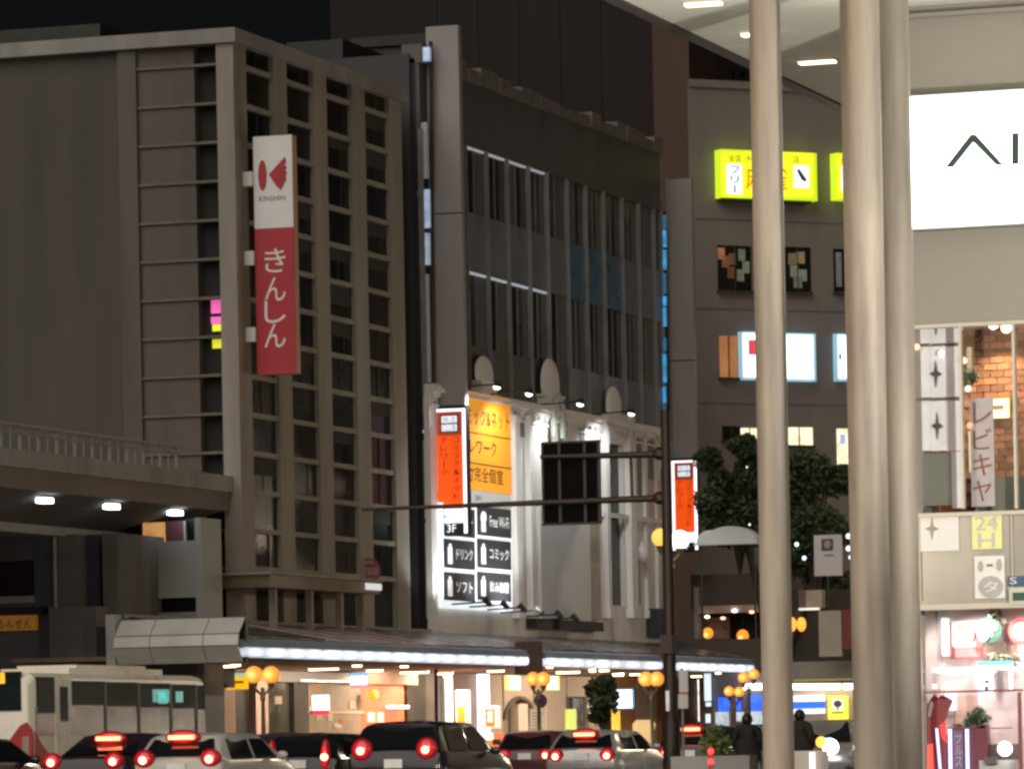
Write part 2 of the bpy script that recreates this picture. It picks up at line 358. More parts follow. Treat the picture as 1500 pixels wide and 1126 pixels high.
for yb in (262, 378, 490):
    FB = YP(YA + .6); zz = FB.pt(364, yb).z
    FB.uslab(KS, 'bracket', white_p, XF + .002, ul + .004, zz - .21, zz + .21, 0, -.25)

# ------------------------------------------------------------------ low building with roof deck on the far left
L = thing('deck_building', 'low grey building with a railed roof deck and three small white soffit lamps', 'building', (XF - 3, YA - 10, 0))
XL = XF - .25; PL = XP(XL); y0L = PL.u(-60, 700); y1L = YA - .02
def zz(py0, px0, py1, px1, y):    # height of a line seen from (px0,py0) to (px1,py1)
    a = PL.pt(px0, py0); b = PL.pt(px1, py1); return a.z + (b.z - a.z) * (y - a.y) / (b.y - a.y)
za = PL.pt(180, 677).z; zb2 = PL.pt(180, 702).z; zc = PL.pt(180, 731).z
MB().box(XL - 3, XL, y0L, y1L, zb2, za).build('deck_kerb', conc_g, L)
MB().box(XL - 3, XL - .12, y0L, y1L, zc, zb2).build('fascia', mat('pinkish_concrete', (.20, .17, .15), .85, var=.25, scale=.7, streak=True), L)
zd = zc - .62; pinkc = mat('soffit_concrete', (.16, .14, .125), .85, var=.25)
MB().prism([(XL - .13, y0L, zc), (XL - 2.6, y0L, zc), (XL - 2.6, y0L, zd)], (0, y1L - y0L - .4, 0)).build('soffit', pinkc, L)
MB().box(XL - 9, XL - 2.6, y0L, y1L - .1, zd - .25, za - .05).build('deck_slab', conc_g, L)
ue = PL.u(262, 670); nb = 13
for i in range(nb):
    y = y0L + .4 + (ue - y0L - .4) * i / (nb - 1)
    MB().box(XL - .12, XL - .04, y - .035, y + .035, za, za + .62).build('railing_post', mat('railing_grey', (.2, .2, .185), .5, metal=.2, var=.2), L)
    if i < nb - 1:
        y2 = y0L + .4 + (ue - y0L - .4) * (i + 1) / (nb - 1); ym = (y + y2) / 2
        MB().box(XL - .1, XL - .06, ym - .015, ym + .015, za, za + .6).build('railing_bar', _m['railing_grey'], L)
MB().box(XL - .13, XL - .02, y0L, ue + .04, za + .62, za + .69).build('handrail', _m['railing_grey'], L)
MB().box(XL - .1, XL - .06, y0L, ue, za + .44, za + .48).build('handrail', _m['railing_grey'], L)
lampw = glow('cool_lamp', (.85, .93, 1), 9)
for px, py in ((65, 732), (163, 741), (256, 750)):
    SP = XP(XL - .5); p = SP.pt(px, py)
    f = MB().box(p.x - .14, p.x + .14, p.y - .3, p.y + .3, p.z - .02, p.z + .16).build('soffit_lamp', dark_metal, L)
    MB().box(p.x - .12, p.x + .145, p.y - .3, p.y + .27, p.z - .08, p.z + .05).build('diffuser', lampw, f)
# walls under the deck
YL = YA - 6.0; WL = YP(YL); zs = zd - .2
wl_b = mat('blue_grey_render', (.10, .10, .108), .8, var=.25, scale=.8, streak=True); wl_c = mat('taupe_concrete', (.14, .124, .112), .85, var=.25, streak=True)
u0, u1 = WL.u(-90, 870), WL.u(90, 870)
MB().box(u0, u1, YL, YL + 5, 0, zs).build('wall', wl_b, L)
w1 = WL.slab(L, 'window', gl_k[1], -60, 822, 50, 873, .03, -.1)
WL.slab(L, 'window_sill', conc_g, -60, 874, 52, 884, .12, 0)
ua, ub = WL.u(91, 870), WL.u(122, 870); MB().box(ua, ub, YL - .25, YL + 4, 0, zs).build('pier', wl_c, L)
ua, ub = WL.u(122.5, 870), WL.u(141, 870); MB().box(ua, ub, YL + .3, YL + 4, 0, zs).build('window', mat('violet_glass', (.06, .055, .075), .3), L)
ua, ub = WL.u(153, 870), WL.u(176, 870); MB().box(ua, ub, YL - .1, YL + 4, 0, zs).build('pier', wl_c, L)
ua, ub = WL.u(98, 930), WL.u(166, 930); MB().box(ua, ub, YL - 1.2, YL - .26, 0, WL.pt(130, 890).z).build('low_block', mat('low_block', (.145, .128, .115), .8, var=.2), L)
MB().tube((WL.u(87, 840), YL - .3, 0), (WL.u(87, 840), YL - .3, WL.pt(87, 782).z), .06).build('drain_pipe', conc_g, L)
MB().tube((WL.u(87, 840), YL - .3, WL.pt(87, 782).z), (WL.u(72, 840), YL - .3, WL.pt(87, 782).z + .03), .07).build('drain_pipe', conc_g, L)
OS = thing('shop_sign', 'long dim orange sign board low on the grey wall at the far left', 'sign', WL.pt(20, 925))
WL.slab(OS, 'board', glow('dim_orange', (.42, .17, .03), .22, .3), -60, 902, 58, 924, .3, .1)
WL.slab(OS, 'casing', black_p, -62, 890, 70, 901, .34, .02)
for i, ch in enumerate('もんぜん'):
    WL.text(OS, 'lettering', ink, ch, 3 + i * 13, 906, 13 + i * 13, 920, .31)
# white stair box beside the grid block
YW = FX.u(295, 830); WB = YP(YW); uw0, uw1 = WB.u(176, 850), WB.u(287, 850)
W = thing('stair_annex', 'pale grey boxed stair annex with a dark window band below the deck', 'building', (uw0 + 1.2, YW, 0))
pale = mat('pale_grey_panel', (.36, .37, .35), .6, var=.12, scale=.7)
zA, zB_, zC, zD = WB.pt(230, 793).z, WB.pt(230, 876).z, WB.pt(230, 897).z, WB.pt(230, 760).z
MB().box(uw0, uw0 + (uw1 - uw0) * .47, YW, YW + 1.5, zB_, zA).build('panel', pale, W); MB().box(uw0 + (uw1 - uw0) * .47 + .012, uw1, YW, YW + 1.5, zB_, zA).build('panel', pale, W)
MB().box(uw1, uw1 + .2, YW - .03, YW + 1.5, 0, zD).build('post', pale, W); MB().box(uw0, uw1, YW + .2, YW + 1.5, zC, zB_ - .003).build('window', gl_k[0], W)
MB().box(uw0 - .1, uw1 - .003, YW - .05, YW + 1.5, 0, zC - .003).build('base_wall', conc_g, W)
MB().box(uw0, uw1, YW + .5, YW + 1.5, zA + .003, zD).build('upper_window', gl_k[0], W)
WB.slab(W, 'lit_poster', glow('amber_poster', (.75, .38, .12), .45, .5, 6), 200, 764, 233, 793, -.46, -.49)
WB.slab(W, 'window_frame', mat('maroon_frame', (.12, .04, .045), .6), 236, 762, 262, 792, -.4, -.49)
WB.slab(W, 'window_frame', pale, 262, 762, 265, 792, -.35, -.48)

# ------------------------------------------------------------------ fin-fronted building (B)
Bd = thing('finned_building', 'dark building with tall thin window fins above an ornate white stone lower front', 'building', (XF - 8, FX.u(800, 700), 0))
uB0, uB1 = FX.u(622, 500), FX.u(972, 500)
def zB(py, px=690): return FX.pt(px, py).z
zTop = zB(108); z1t, z1b, z2t, z2b = zB(214), zB(311), zB(396), zB(505); zW = zB(574)
MB().box(XF - 18, XF - .16, uB0, uB1, ZB, zTop - .15).build('core_wall', mat('black_render2', (.03, .03, .032), .8), Bd)
MB().box(XF - 18, XF - .31, uB0 - .12, uB0 - .003, ZB, zTop).build('side_wall', dark_b, Bd)
fins = [683, 714, 744, 775, 802, 831, 858, 884, 911, 935, 957]
fu = [FX.u(x, 300) for x in fins]; step = fu[1] - fu[0]; fu = [fu[0] - 2 * step, fu[0] - step] + fu + [uB1]
finm = mat('bronze_fin', (.33, .315, .30), .4, metal=.4, var=.2); spm = mat('slate_spandrel', (.17, .185, .21), .35, var=.25, scale=1)
spm2 = mat('blue_spandrel', (.085, .16, .25), .3, var=.25); bandm = mat('dark_band', (.092, .085, .09), .6, var=.3, scale=1.2, streak=True)
gl_b = [mat('grey_glass', (.075, .08, .09), .15, var=.35, scale=.8), mat('grey_glass_dark', (.03, .031, .034), .12, var=.35, scale=.8), mat('grey_glass_blind', (.10, .10, .102), .4, var=.3, scale=.8)]
tube = glow('cool_tube', (.75, .85, 1), .26)
for i in range(len(fu) - 1):
    a, b = fu[i] + .055, fu[i + 1] - .055
    MB().box(XF - .6, XF - .02, a - .05, b + .05, z1t, zTop - .3).build('panel', bandm, Bd)
    for (za_, zb_2, k) in ((z1b, z1t, 0), (z2b, z2t, 1)):
        n2 = (a + b) / 2
        for (c, d) in ((a, n2 - .02), (n2 + .02, b)):
            MB().quad((XF - .12, c, za_), (XF - .12 + random.uniform(-.01, .01), d, za_), (XF - .12, d, zb_2), (XF - .12, c, zb_2)).build('window', random.choice(gl_b), Bd)
        MB().box(XF - .14, XF - .09, n2 - .02, n2 + .02, za_, zb_2).build('mullion', finm, Bd)
        if (k == 0 and 2 <= i <= 5) or (k == 1 and 2 <= i <= 5):
            MB().box(XF - .11, XF - .03, a + .08, b - .1, zb_2 - .1, zb_2 - .035).build('light_tube', tube if k else glow('cool_tube_dim', (.8, .88, 1), .2), Bd)
    MB().box(XF - .3, XF - .06, a, b, z2t, z1b).build('spandrel', spm2 if 7 <= i <= 9 else spm, Bd)
    MB().box(XF - .3, XF - .06, a, b, zW - 1.5, z2b).build('spandrel', bandm if i < 7 else spm, Bd)
for i in range(len(fu)):
    for (za_, zb_2) in ((z1b - .003, z1t), (z2t, z1b), (zW - 1, z2t)):
        pass
    MB().box(XF - .12, XF + .06, fu[i] - .028, fu[i] + .028, zW - 1, z1t - .003).build('fin', finm, Bd)
pbm = mat('weathered_coping', (.17, .15, .135), .9, var=.4, scale=2.5, bump=.6)
n = 24
for i in range(n):
    a = uB0 + (uB1 - uB0) * i / n; b = uB0 + (uB1 - uB0) * (i + 1) / n - .02; h = random.uniform(.12, .42)
    MB().box(XF - random.uniform(.5, .7), XF + random.uniform(.05, .2), a, b, zTop - .30, zTop - .1 + h).build('coping_block', pbm, Bd)
# ornate white lower front
XW = XF + .18; WF = XP(XW)
u_l, u_r = WF.u(632, 700), WF.u(969, 760); zw0, zw1 = WF.pt(690, 930).z, WF.pt(690, 592).z
def wf(px): return WF.u(px, 760)
segs = [(632, 746), (746, 776), (776, 889), (914, 969)]
for a, b in segs: MB().box(XF - .02, XW, wf(a) + (.002 if a > 632 else 0), wf(b), max(ZB, zw0 - 3), zw1).build('stone_wall', stone_w, Bd)
MB().box(XF - .02, XW, wf(889) + .002, wf(914), max(ZB, zw0 - 3), WF.pt(900, 886).z).build('stone_wall', stone_w, Bd)
MB().box(XF - .02, XW, wf(889) + .002, wf(914), WF.pt(900, 650).z, zw1).build('stone_wall', stone_w, Bd)
MB().box(XF - .2, XF - .0, wf(889), wf(914), WF.pt(900, 886).z, WF.pt(900, 650).z).build('window', gl_k[2], Bd)
for zz0, zz1, o in ((zw1, zw1 + .16, .12), (zw1 + .16, zw1 + .3, .26), (zw1 + .3, zw1 + .42, .16), (zw1 - .3, zw1 - .22, .07)):
    MB().box(XF - .02, XW + o, u_l, u_r, zz0, zz1).build('cornice', stone_w, Bd)
nd = 40
for i in range(nd):
    a = u_l + (u_r - u_l) * (i + .2) / nd; MB().box(XW, XW + .14, a, a + .2, zw1 - .12, zw1 - .003).build('dentil', stone_w, Bd)
def finial(px, pyb, pyt, wpx, m_=stone_w):
    pb, pt_ = WF.pt(px, pyb), WF.pt(px, pyt); h = pt_.z - pb.z; c = Vector((XW - .05, pb.y, pb.z)); r = wpx / 2 / 15.5
    o = MB().ball(c + Vector((0, 0, h * .42)), .13, r, h * .58, 28, 14).build('finial', m_, Bd, True)
    MB().box(c.x - .2, c.x + .2, c.y - r * .9, c.y + r * .9, c.z - .25, c.z + h * .12).build('pedestal', m_, o)
    MB().box(c.x - .24, c.x + .24, c.y - r, c.y + r, c.z + h * .12, c.z + h * .17).build('moulding', m_, o)
finial(711, 567, 521, 29); finial(808, 590, 525, 32); finial(901, 615, 566, 28)
# arched ornament under the middle finial
orn = mat('pale_green_ornament', (.5, .56, .47), .5)
pts = [(801, 640), (801, 600), (803, 586), (809, 575), (815, 586), (818, 600), (818, 642), (814.5, 642), (814.5, 602), (812.5, 592), (809, 585), (806, 592), (804.5, 602), (804.5, 640)]
WF.poly(Bd, 'arched_ornament', orn, pts, .28, .12)
def pilaster(px, w_, y0, y1, out=.22):
    z0, z1 = WF.pt(px, y1).z, WF.pt(px, y0).z; c = wf(px); h = w_ / 2 / 15.5
    o = MB().box(XW, XW + out, c - h, c + h, z0, z1).build('pilaster', stone_w, Bd)
    MB().box(XW, XW + out + .06, c - h - .1, c + h + .1, z1, z1 + .2).build('capital', stone_w, o); MB().box(XW, XW + out + .06, c - h - .1, c + h + .1, z0, z0 + .3).build('plinth', stone_w, o)
for px, w_ in ((752, 8), (773, 7), (884, 6), (919, 6)): pilaster(px, w_, 618, 905)
for px in (928, 944, 960): pilaster(px, 4, 640, 905, .12)
nich = mat('grey_niche', (.22, .21, .2), .7)
for px0, px1, y0, y1 in ((759, 768, 598, 640), (822, 830, 606, 640), (848, 856, 610, 645), (931, 939, 630, 725), (949, 957, 635, 720), (930, 937, 805, 885)):
    WF.slab(Bd, 'niche', nich, px0, y0, px1, y1, .02, -.1)
WF.slab(Bd, 'string_course', stone_w, 880, 755, 968, 762, .14, 0)
WF.slab(Bd, 'string_course', mat('pink_lit_stone', (.62, .46, .42), .75, var=.15), 948, 703, 969, 760, .03, 0)  # the rosy patch is pink light on the stone, put into colour
p = WF.pt(936, 812); MB().lathe((XW + .12, p.y, p.z), [(.02, .5), (.2, .2), (.24, 0), (.16, -.25), (.05, -.35)][::-1]).build('wall_lantern', mat('milky_lantern', (.75, .7, .66), .5), Bd, True)
WF.slab(Bd, 'service_box', mat('navy_box', (.025, .025, .04), .5), 946, 892, 968, 932, .5, .02)
# big blank board and posters on it
WF.slab(Bd, 'blank_board', mat('blank_board', (.62, .61, .59), .55, var=.07, scale=.8), 779, 748, 852, 908, .34, .1)
WF.slab(Bd, 'board_edge', mat('board_edge', (.42, .36, .28), .6), 852.2, 748, 868, 908, .30, .1)
WF.slab(Bd, 'base_ledge', dark_metal, 770, 908.5, 868, 922, .42, .02)
AD = thing('advert_board', 'orange advert banner with three lines of black lettering on the white front', 'sign', WF.pt(715, 720))
orm = glow('orange_board', (.95, .34, .02), .42, .12); WF.slab(AD, 'board', orm, 662, 578, 741, 719, .18, .06)
for yy in (627, 671): WF.slab(AD, 'rule', ink, 662, yy + 9, 741, yy + 10.2, .2, .18)
WF.text(AD, 'lettering', ink, 'コミック&ネット', 666, 600, 738, 625, .2); WF.text(AD, 'lettering', ink, 'テレワーク', 668, 644, 719, 665, .2)
WF.text(AD, 'lettering', mat('brown_ink', (.09, .045, .01), .6, var=0), '鍵付完全個室', 664, 684, 729, 706, .2)
WF.slab(AD, 'lower_strip', white_p, 662, 719.5, 741, 742, .17, .06); WF.text(AD, 'lettering', mat('grey_ink', (.1, .1, .1)), '24H', 689, 725, 698, 733, .18)
MN = thing('menu_board', 'white framed board of six black panels with white icons, glowing as if lit from above', 'sign', WF.pt(690, 890))
brd = glow('lit_white_board', (.80, .89, .96), .8, .1); WF.slab(MN, 'frame', brd, 640, 742.5, 743, 893, .16, .06)  # frame and icons glow in place of the flood light on them
blk = mat('charcoal_panel', (.035, .037, .042), .5, var=.15); wht = glow('white_print', (.85, .88, .9), .5)
words = [['シャワー', 'Free Wi-Fi'], ['ドリンク', 'コミック'], ['ソフト', '飲み放題']]
for r, (ya, yb) in enumerate(((744, 786), (791, 833), (839, 880))):
    for c, (xa, xb) in enumerate(((643, 688), (692, 741))):
        pn = WF.slab(MN, 'panel', blk, xa, ya, xb, yb, .19, .16)
        if c == 1 and r == 0: ell(WF, pn, 'icon', wht, xa + 8, ya + 14, 4, 9, .21)
        WF.slab(pn, 'icon', wht, xa + 5, ya + (10 if r else 22), xa + 11, yb - 7, .21, .19)
        WF.slab(pn, 'icon', wht, xa + 6.5, ya + 5, xa + 9.5, ya + 11, .21, .19)
        WF.text(pn, 'lettering', wht, words[r][c], xa + 17, ya + 13, xb - 4, ya + 29, .205)
# flood lamps along the foot and head of the board
fl = glow('flood_lens', (1, .95, .85), 4)
for px, py in ((655, 885), (681, 889), (707, 893), (733, 897), (762, 903), (786, 908)):
    p = WF.pt(px, py); o = MB().tube((XW, p.y, p.z), (XW + 1.4, p.y, p.z + .05), .03).build('flood_lamp', dark_metal, Bd)
    MB().tube((XW + 1.52, p.y, p.z - .08), (XW + 1.3, p.y, p.z + .14), .07, .11).build('lamp_head', dark_metal, o)
for px, py in ((728, 567), (775, 577), (850, 592), (925, 606)):  # the right-hand pair is added to brighten that end of the wall
    p = WF.pt(px, py, 1.5); o = MB().tube((XW, p.y, p.z + .05), (p.x, p.y, p.z + .1), .03).build('flood_lamp', dark_metal, Bd)
    MB().ball(p, .12, .14, .08).build('lens', fl, o)
    MB().tube(p + Vector((0, 0, .02)), p + Vector((.05, 0, .2)), .15, .08).build('lamp_head', dark_metal, o)
def spot(loc, tgt, power, size, col=(1, .95, .88), r=.12, blend=.5):
    l = bpy.data.lights.new('spot', 'SPOT'); o = bpy.data.objects.new('spot_light', l); COL.objects.link(o); o.location = loc
    l.energy = power; l.spot_size = math.radians(size); l.spot_blend = blend; l.color = col; l.shadow_soft_size = r
    o.rotation_euler = (Vector(loc) - Vector(tgt)).to_track_quat('Z', 'Y').to_euler(); return o
def point(loc, power, col, r=.2):
    l = bpy.data.lights.new('point', 'POINT'); o = bpy.data.objects.new('lamp_light', l); COL.objects.link(o); o.location = loc
    l.energy = power; l.color = col; l.shadow_soft_size = r; return o
for px, py, pw in ((690, 892, 70), (745, 898, 60), (786, 906, 110)):
    p = WF.pt(px, py, 1.4); spot(p + Vector((.2, 0, .16)), p + Vector((-1.3, 0, 3.6)), pw * 3.6, 125, (.93, .97, 1))
for px, py in ((716, 566), (775, 577), (850, 592), (925, 606)):  # includes spots for the added right-hand pair
    p = WF.pt(px, py, 1.6); spot(p - Vector((0, 0, .12)), p + Vector((-1.5, .8, -4.5)), 330, 140, (.94, .97, 1))

# sign towers at both ends of the fin-fronted building
def sign_tower(label, px0, px1, ptop, pjoint, pmid, pbot, pyr, casing):
    y = FX.u(px0 + 4, pmid) + .1; pl = YP(y); t = thing('sign_tower', label, 'sign', pl.pt((px0 + px1) / 2, pbot), 'projecting sign towers of the fin-fronted building')
    u0, u1 = pl.u(px0 + (px1 - px0) * .0, (ptop + pmid) / 2) + .02, pl.u(px1, (ptop + pmid) / 2)
    zt, zj, zm, zb = (pl.pt((px0 + px1) / 2, q).z for q in (ptop, pjoint, pmid, pbot))
    pl.uslab(t, 'blank_panel', grey_panel, u0, u1, zj + .02, zt, 0, -.3); pl.uslab(t, 'blank_panel', grey_panel, u0, u1, zm, zj - .02, 0, -.3)
    pl.uslab(t, 'spine', dark_metal, u0 + .1, u1 - .1, zb, zt - .1, -.31, -.42)
    wd = u1 - u0; b0, b1 = u0 + .02, u1 + .05
    lbx = pl.uslab(t, 'light_box', casing, b0, b1, zb, zm - .01, .06, -.28)
    h = zm - zb; zz = lambda f: zm - .01 - h * f
    whb = glow('white_border', (.95, .86, .95), 1.5); orr = glow('orange_face', (.95, .085, .005), .72, .08); dk = glow('rust_face', (.5, .06, .02), .4)
    pl.uslab(lbx, 'border', whb, b0 + .03, b0 + .13, zz(.98), zz(.025), .1, .06); pl.uslab(lbx, 'border', whb, b1 - .13, b1 - .03, zz(.98), zz(.025), .1, .06)
    pl.uslab(lbx, 'border', whb, b0 + .131, b1 - .131, zz(.045), zz(.025), .1, .06)
    pl.uslab(lbx, 'face', dk, b0 + .131, b1 - .131, zz(.23), zz(.0455), .09, .06)
    pl.uslab(lbx, 'face', orr, b0 + .131, b1 - .131, zz(.79), zz(.2305), .09, .06)
    pl.uslab(lbx, 'face', glow('white_face', (.92, .93, 1), .82), b0 + .131, b1 - .131, zz(.90), zz(.7905), .09, .06)
    pl.uslab(lbx, 'face', black_p, b0 + .131, b1 - .131, zz(.98), zz(.9005), .09, .06)
    pl.uslab(lbx, 'badge', black_p, b0 + wd * .24, b1 - wd * .24, zz(.205), zz(.07), .11, .09)
    ww = glow('badge_white', (.85, .9, 1), .9)
    pl.uslab(lbx, 'badge', ww, b0 + wd * .28, b1 - wd * .28, zz(.133), zz(.08), .125, .11); pl.uslab(lbx, 'badge', ww, b0 + wd * .28, b1 - wd * .28, zz(.195), zz(.145), .125, .11)
    text(lbx, 'lettering', mat('grey_ink', (.1, .1, .1)), '快活', pl, b0 + wd * .31, b1 - wd * .31, zz(.132), zz(.085), .14)
    text(lbx, 'lettering', ink, 'CLUB', pl, b0 + wd * .31, b1 - wd * .31, zz(.19), zz(.15), .14)
    dbr = mat('dark_brown_ink', (.05, .012, .003), .6, var=0)
    for i, ch in enumerate('コミック&ネット'): text(lbx, 'lettering', dbr, {'ー': '|'}.get(ch, ch), pl, b1 - wd * .42, b1 - wd * .22, zz(.285 + .062 * i), zz(.24 + .062 * i), .1)
    for i, ch in enumerate('テレワ|ク'): text(lbx, 'lettering', dbr, ch, pl, b0 + wd * (.22 if ch != '|' else .31), b0 + wd * (.44 if ch != '|' else .34), zz(.285 + .062 * i), zz(.24 + .062 * i), .1)
    text(lbx, 'lettering', mat('grey_ink', (.1, .1, .1)), '24H', pl, b0 + wd * .2, b0 + wd * .5, zz(.865), zz(.835), .1)
    text(lbx, 'lettering', ww, '3F', pl, b0 + wd * .38, b0 + wd * .66, zz(.97), zz(.91), .1)
    return t
sign_tower('tall grey blank sign tower on the left end, above the bigger lit orange sign', 628, 676, 38, 313, 594, 785, 0, black_p)
sign_tower('shorter grey sign tower on the right end, above the smaller lit orange sign', 978, 1016, 262, 528, 671, 808, 0, black_p)
# narrow lit blades in the alley beside the left tower
AL = thing('blade_sign', 'column of narrow pale blue lit sign blades squeezed in the dark alley', 'sign', FX.pt(622, 800))
ab = YP(FX.u(616, 500) + .6)
blue_w = glow('pale_blue_panel', (.5, .66, .95), .36, .5, 4); dimw = glow('dim_pale_panel', (.45, .5, .52), .045, .5, 3)
for nm, m_, r in (('blade', blue_w, (617, 70, 630, 90)), ('blade', dimw, (614, 180, 627, 262)), ('blade', blue_w, (614, 278, 629, 334)), ('blade', glow('grey_blue_panel', (.5, .62, .75), .32, .6, 5), (614, 342, 629, 388)), ('blade', dimw, (615, 402, 629, 560)), ('blade', blue_w, (618, 567, 631, 634)), ('blade', dimw, (620, 645, 633, 760)), ('blade', dimw, (620, 765, 634, 905))):
    ab.slab(AL, nm, m_, *r, .1, -.1)
MB().tube(ab.pt(632, 905) + Vector((0, .2, -6)), ab.pt(628, 60) + Vector((0, .2, 0)), .06).build('post', dark_metal, AL)
NE = thing('neon_strip', 'thin vertical cyan lit strip on the left edge of the shorter grey tower', 'sign', FX.pt(974, 620))
cy1 = glow('cyan_neon', (.06, .38, .75), .55, .6, 3); cy2 = glow('cyan_neon_dim', (.05, .25, .45), .25, .4, 3)
nb_ = YP(FX.u(975, 500) - .3)
for i, (ya, yb) in enumerate(((315, 335), (337, 362), (366, 395), (400, 430), (434, 448), (450, 478), (495, 515), (518, 560), (566, 590), (592, 622))):
    nb_.slab(NE, 'segment', cy1 if i % 3 != 0 else cy2, 971.5, ya, 975.3, yb, .05, -.1)
nb_.slab(NE, 'backing', black_p, 969.5, 310, 977, 640, -.11, -.2)

# ------------------------------------------------------------------ shopping-street canopy
CN = thing('arcade_canopy', 'long low arcade roof with a lit white front edge along the shops', 'canopy', (XC - 2, FX.u(600, 950), 0))
CP = XP(XC)
def zC_(py, px): return CP.pt(px, py).z
zst, zsb = zC_(936, 420), zC_(963, 420)
yC0 = CP.u(356, 950); CY_ = YP(yC0)
runs = [(356, 757, 'a'), (757.5, 774, 'b'), (798, 970, 'c'), (991, 1104, 'd')]
lits = [glow('canopy_light%d' % k, (.86, .93, 1), 1) for k in range(3)]
for k, m_ in enumerate(lits): radial(m_, (.93, .97, 1), (.62, .74, .95), (1.7, 1.05, 1.4)[k], (.65, .38, .5)[k], .68, mask=(0, .9, .75)); met = mat('glow_tinted_fascia', (.26, .31, .38), .4, var=.15)  # fascia's blue-grey colour imitates the glow of the panels below
edges = {'a': [356, 420, 473, 525, 575, 621, 668, 713, 757], 'b': [757.5, 774], 'c': [798, 835, 872, 910, 970], 'd': [991, 1022, 1050, 1077, 1104]}
for a, b, k in runs:
    ua, ub = CP.u(a, 955), CP.u(b, 955)
    MB().prism([(XC, ua, (zst + zsb) / 2 - .02), (XC + .02, ua, (zst + zsb) / 2 + .06), (XC - .06, ua, zst - .06), (XC - .22, ua, zst), (XC - .5, ua, zst), (XC - .5, ua, (zst + zsb) / 2 - .02)], (0, ub - ua, 0)).build('fascia', met, CN)
    es = edges[k]
    for e0, e1 in zip(es[:-1], es[1:]):
        va, vb = CP.u(e0, 960) + .09, CP.u(e1, 960) - .09; vm = (va + vb) / 2
        for c, d in ((va, vm - .02), (vm + .02, vb)):
            zm = (zst + zsb) / 2 + .0
            MB().prism([(XC + .03, c, zm), (XC + .05, c, zm - .1), (XC + .03, c, zsb + .03), (XC - .06, c, zsb), (XC - .3, c, zsb), (XC - .3, c, zm)], (0, d - c, 0)).build('light_panel', random.choice(lits), CN)
yC1 = CP.u(1104, 955)
XS = XF - 3.0                                             # shop fronts stand back under the canopy
zsof = zsb - .02
MB().box(XS - .2, XC - .32, yC0 + .05, yC1 + 30, zsof, zsof + .12).build('ceiling', wood_br, CN)
brk = mat('brown_bracket', (.12, .07, .045), .6)
for a, b in ((775, 796), (971, 990)):
    ua, ub = CP.u(a, 955) + .02, CP.u(b, 955) - .02
    MB().box(XC - .5, XC - .02, ua, ub, zsb - .3, zst + .25).build('bracket_post', brk, CN)
# sloping roof: ribs and panes
zr0 = zst + .02; zr1 = zst + .64; xr0 = XC - .25; xr1 = XF + .1
panem = mat('roof_glass', (.30, .25, .24), .25, var=.35, scale=1.3); panem2 = mat('roof_glass_shaded', (.10, .09, .085), .3, var=.3); panem3 = mat('roof_glass_lit_pink', (.62, .48, .48), .3, var=.3, scale=2)  # one glass in lit and shaded copies; pink carries the orange sign's light
npn = 24; yy0, yy1 = yC0 + .6, yC1
for i in range(npn):
    a = yy0 + (yy1 - yy0) * i / npn; b = yy0 + (yy1 - yy0) * (i + 1) / npn; px_ = 0
    m_ = panem3 if 3 <= i <= 7 else (panem if 7 < i < 13 or 14 < i < 19 else panem2)
    MB().prism([(xr0, a + .03, zr0), (xr0, b - .03, zr0), (xr1, b - .03, zr1), (xr1, a + .03, zr1)], (0, 0, .03)).build('roof_pane', m_, CN)
    MB().prism([(xr0, a - .03, zr0 - .01), (xr0, a + .05, zr0 - .01), (xr1, a + .05, zr1 - .01), (xr1, a - .03, zr1 - .01)], (0, 0, .055)).build('roof_rib', dark_metal, CN)
MB().box(xr1 - .15, xr1 + .05, yy0, yy1, zr1, zr1 + .1).build('ridge', conc_g, CN)
# rounded end facing the camera
endm = mat('end_panel', (.62, .60, .54), .45, metal=.1, var=.15, scale=1)
xe = [CY_.u(172, 935), CY_.u(225, 935), CY_.u(303, 935), XC - .02]
zE = [CY_.pt(260, q).z for q in (972, 947, 930, 905)]
prof = [(0.0, zE[0]), (-.32, zE[1]), (-.25, zE[2]), (.25, zE[3])]
for i in range(3):
    for j in range(3):
        (da, z0), (db, z1) = prof[j], prof[j + 1]
        MB().prism([(xe[i] + .012, yC0 + da, z0 + .012), (xe[i + 1] - .012, yC0 + da, z0 + .012), (xe[i + 1] - .012, yC0 + db, z1 - .012), (xe[i] + .012, yC0 + db, z1 - .012)], (0, .06, 0)).build('end_panel', endm, CN)
MB().box(xe[0] - .02, XC - .04, yC0 + .3, yC0 + .5, zE[0], zE[3]).build('end_backing', dark_metal, CN)
MB().box(xe[0] - .3, xe[0] - .03, yC0 - .1, yC0 + .4, 0, zE[3] + .15).build('end_post', pale, CN)
# tubes set in the ceiling
for px, py, wpx in ((322, 973, 50), (474, 977, 46), (523, 972, 14), (549, 979, 26), (592, 973, 12), (607, 982, 48), (652, 984, 26), (726, 980, 28), (770, 981, 34), (805, 974, 10), (832, 982, 40), (868, 980, 10), (885, 979, 16), (905, 986, 20), (935, 985, 30), (1020, 988, 20), (1052, 983, 10), (345, 971, 14)):
    p = at_z(px, py, zsof - .02); h = wpx / 2 / 50. if p.x > XS else 0
    p.x = max(p.x, XS + .4); hl = min(wpx / 2 / 47., .5)
    f = MB().box(p.x - hl, p.x + hl, p.y - .09, p.y + .09, zsof - .06, zsof - .003).build('ceiling_lamp', white_p, CN)
    MB().box(p.x - hl + .02, p.x + hl - .02, p.y - .07, p.y + .07, zsof - .1, zsof - .06).build('diffuser', warm_bar, f)
    if wpx > 15: spot((p.x, p.y, zsof - .13), (p.x - 2.2, p.y + .4, .6), 620, 165, (1, .74, .5), .06)

